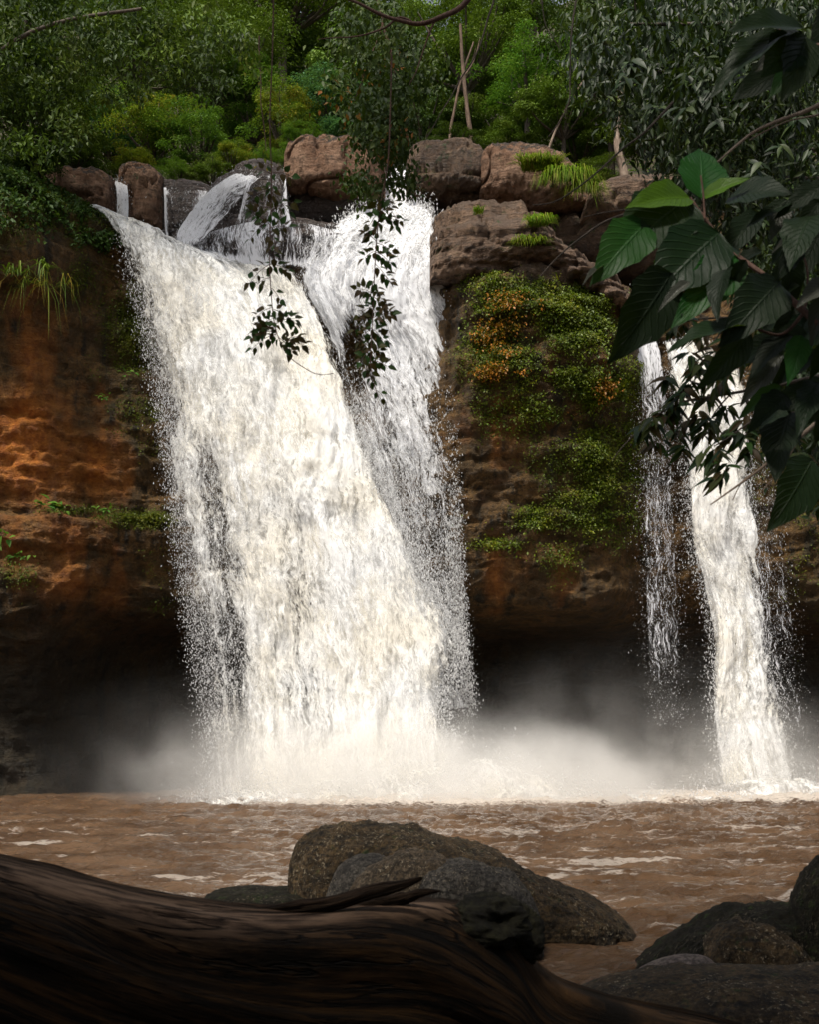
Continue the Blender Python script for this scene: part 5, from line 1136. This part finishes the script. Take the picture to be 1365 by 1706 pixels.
leafy_mass(t, [(1040, 40, 70, 70), (1010, 110, 60, 55), (1130, 60, 90, 80), (1240, 60, 90, 90), (1340, 80, 80, 110), (1100, 170, 70, 70), (1200, 190, 90, 80), (1310, 240, 90, 90), (1130, 250, 40, 40), (1220, 300, 90, 70), (1320, 380, 80, 90), (1240, 400, 60, 60), (1330, 520, 70, 90), (1350, 660, 60, 90), (1370, 780, 40, 90)], 12, 19000, 18, 'leaf_gloom', 21, .36, .8, .7)
NT = [leaf_mesh('near%d' % k, MAT['leaf_gloom'], .34, 6, 3, .3, .3, seed=k + 70) for k in range(4)]
spots = [(rr.uniform(985, 1365), rr.uniform(-10, 330)) for _ in range(32)]
spots = [(x, y) for x, y in spots if y < 120 + (x - 985) * 1.2]
whorls(t, spots, 10.5, 34, 12, (6, 10), NT)
# near tree at the left: drooping sprays in front of the far trees
t = thing('tree', 'near tree leaning in from the left edge with dark drooping sprays', 'tree', (-12.5, 30, -.4))
tv2, tf2 = tube(cr([(-9, 1, 24), (-5, 1, 26), (-1, 0, 28), (3, -.5, 28.5)], 20), np.linspace(.12, .05, 20), 10); obj('trunk', mesh_np('trunk', tv2, tf2, MAT['bark']), t)
t.location = (-12.5, 43, -.4)
leafy_mass(t, [(40, 60, 110, 90), (30, 180, 80, 80), (160, 60, 120, 60), (90, 230, 50, 50), (270, 60, 110, 60), (180, 125, 80, 35), (350, 90, 60, 70), (20, -120, 260, 90), (-120, 60, 90, 160)], 44, 14500, 11, 'leaf_dark', 31, .42, .4, 1.2)  # sprays beyond the view added to shade the left mound
leafy_mass(t, [(60, 130, 90, 60), (200, 60, 120, 50), (220, 110, 100, 40), (330, 60, 70, 50), (40, 250, 60, 30)], 45, 5000, 10, 'leaf_mid', 32, .42, .3, 1.0)

# ------------------------------------------------------------------ canopy over the photographer: trees out of view; thickets and low crown added for their shade
for i, (x, y, z, rw, lab) in enumerate([(-6, -9, 5, 5, 'unseen thicket added for shade behind the viewer at the left'), (3, -10, 5, 5.5, 'unseen thicket added for shade straight behind the viewer'), (10, -6, 5, 4.5, 'unseen thicket added for shade behind the viewer at the right'), (-11, 0, 6, 4, 'unseen thicket added for shade beside the left end of the log'), (12, 2, 6, 4, 'unseen thicket added for shade beside the flat rock shelf')]):
    t = thing('bush', lab, 'bush', (x, y, .6), 'thickets added to shade the near bank')
    o = obj('crown', CR['c'][0], t); o.location = (0, 0, z - .6); o.scale = (rw, rw * .8, 5.5); o.rotation_euler = (0, 0, i * 1.9)
    k = obj('trunk', TRUNK['d'], t); k.scale = (.15, .15, z - 1)
for i, (x, y, z, rw) in enumerate([(-7, -3, 13, 5.5), (2, -6, 13.5, 6.0), (9, -2, 12.5, 5.5), (-3, 3.0, 15.5, 4.2), (6, 4, 15, 4.0), (-10, -10, 13, 6), (3.2, 3.0, 8.6, 3.4)]):
    t = thing('tree', ['tree on the near bank, behind the viewer at the left', 'tree on the near bank right behind the viewer', 'tree on the near bank, behind the viewer at the right', 'tall tree overhanging the log', 'tall tree overhanging the flat rock shelf', 'tree on the near bank furthest back on the left', 'unseen low-crowned tree added to shade the large-leaved branch'][i], 'tree', (x, y - 4 if i > 2 and i != 5 else y, .6), 'trees on the near bank')
    o = obj('crown', CR['c'][0], t); o.location = (0, 4 if i > 2 and i != 5 else 0, z); o.scale = (rw, rw, 3.4 if i < 6 else 1.5); o.rotation_euler = (0, 0, i * 1.3)
    k = obj('trunk', TRUNK['d'], t); k.scale = (.3, .3, z - 1)
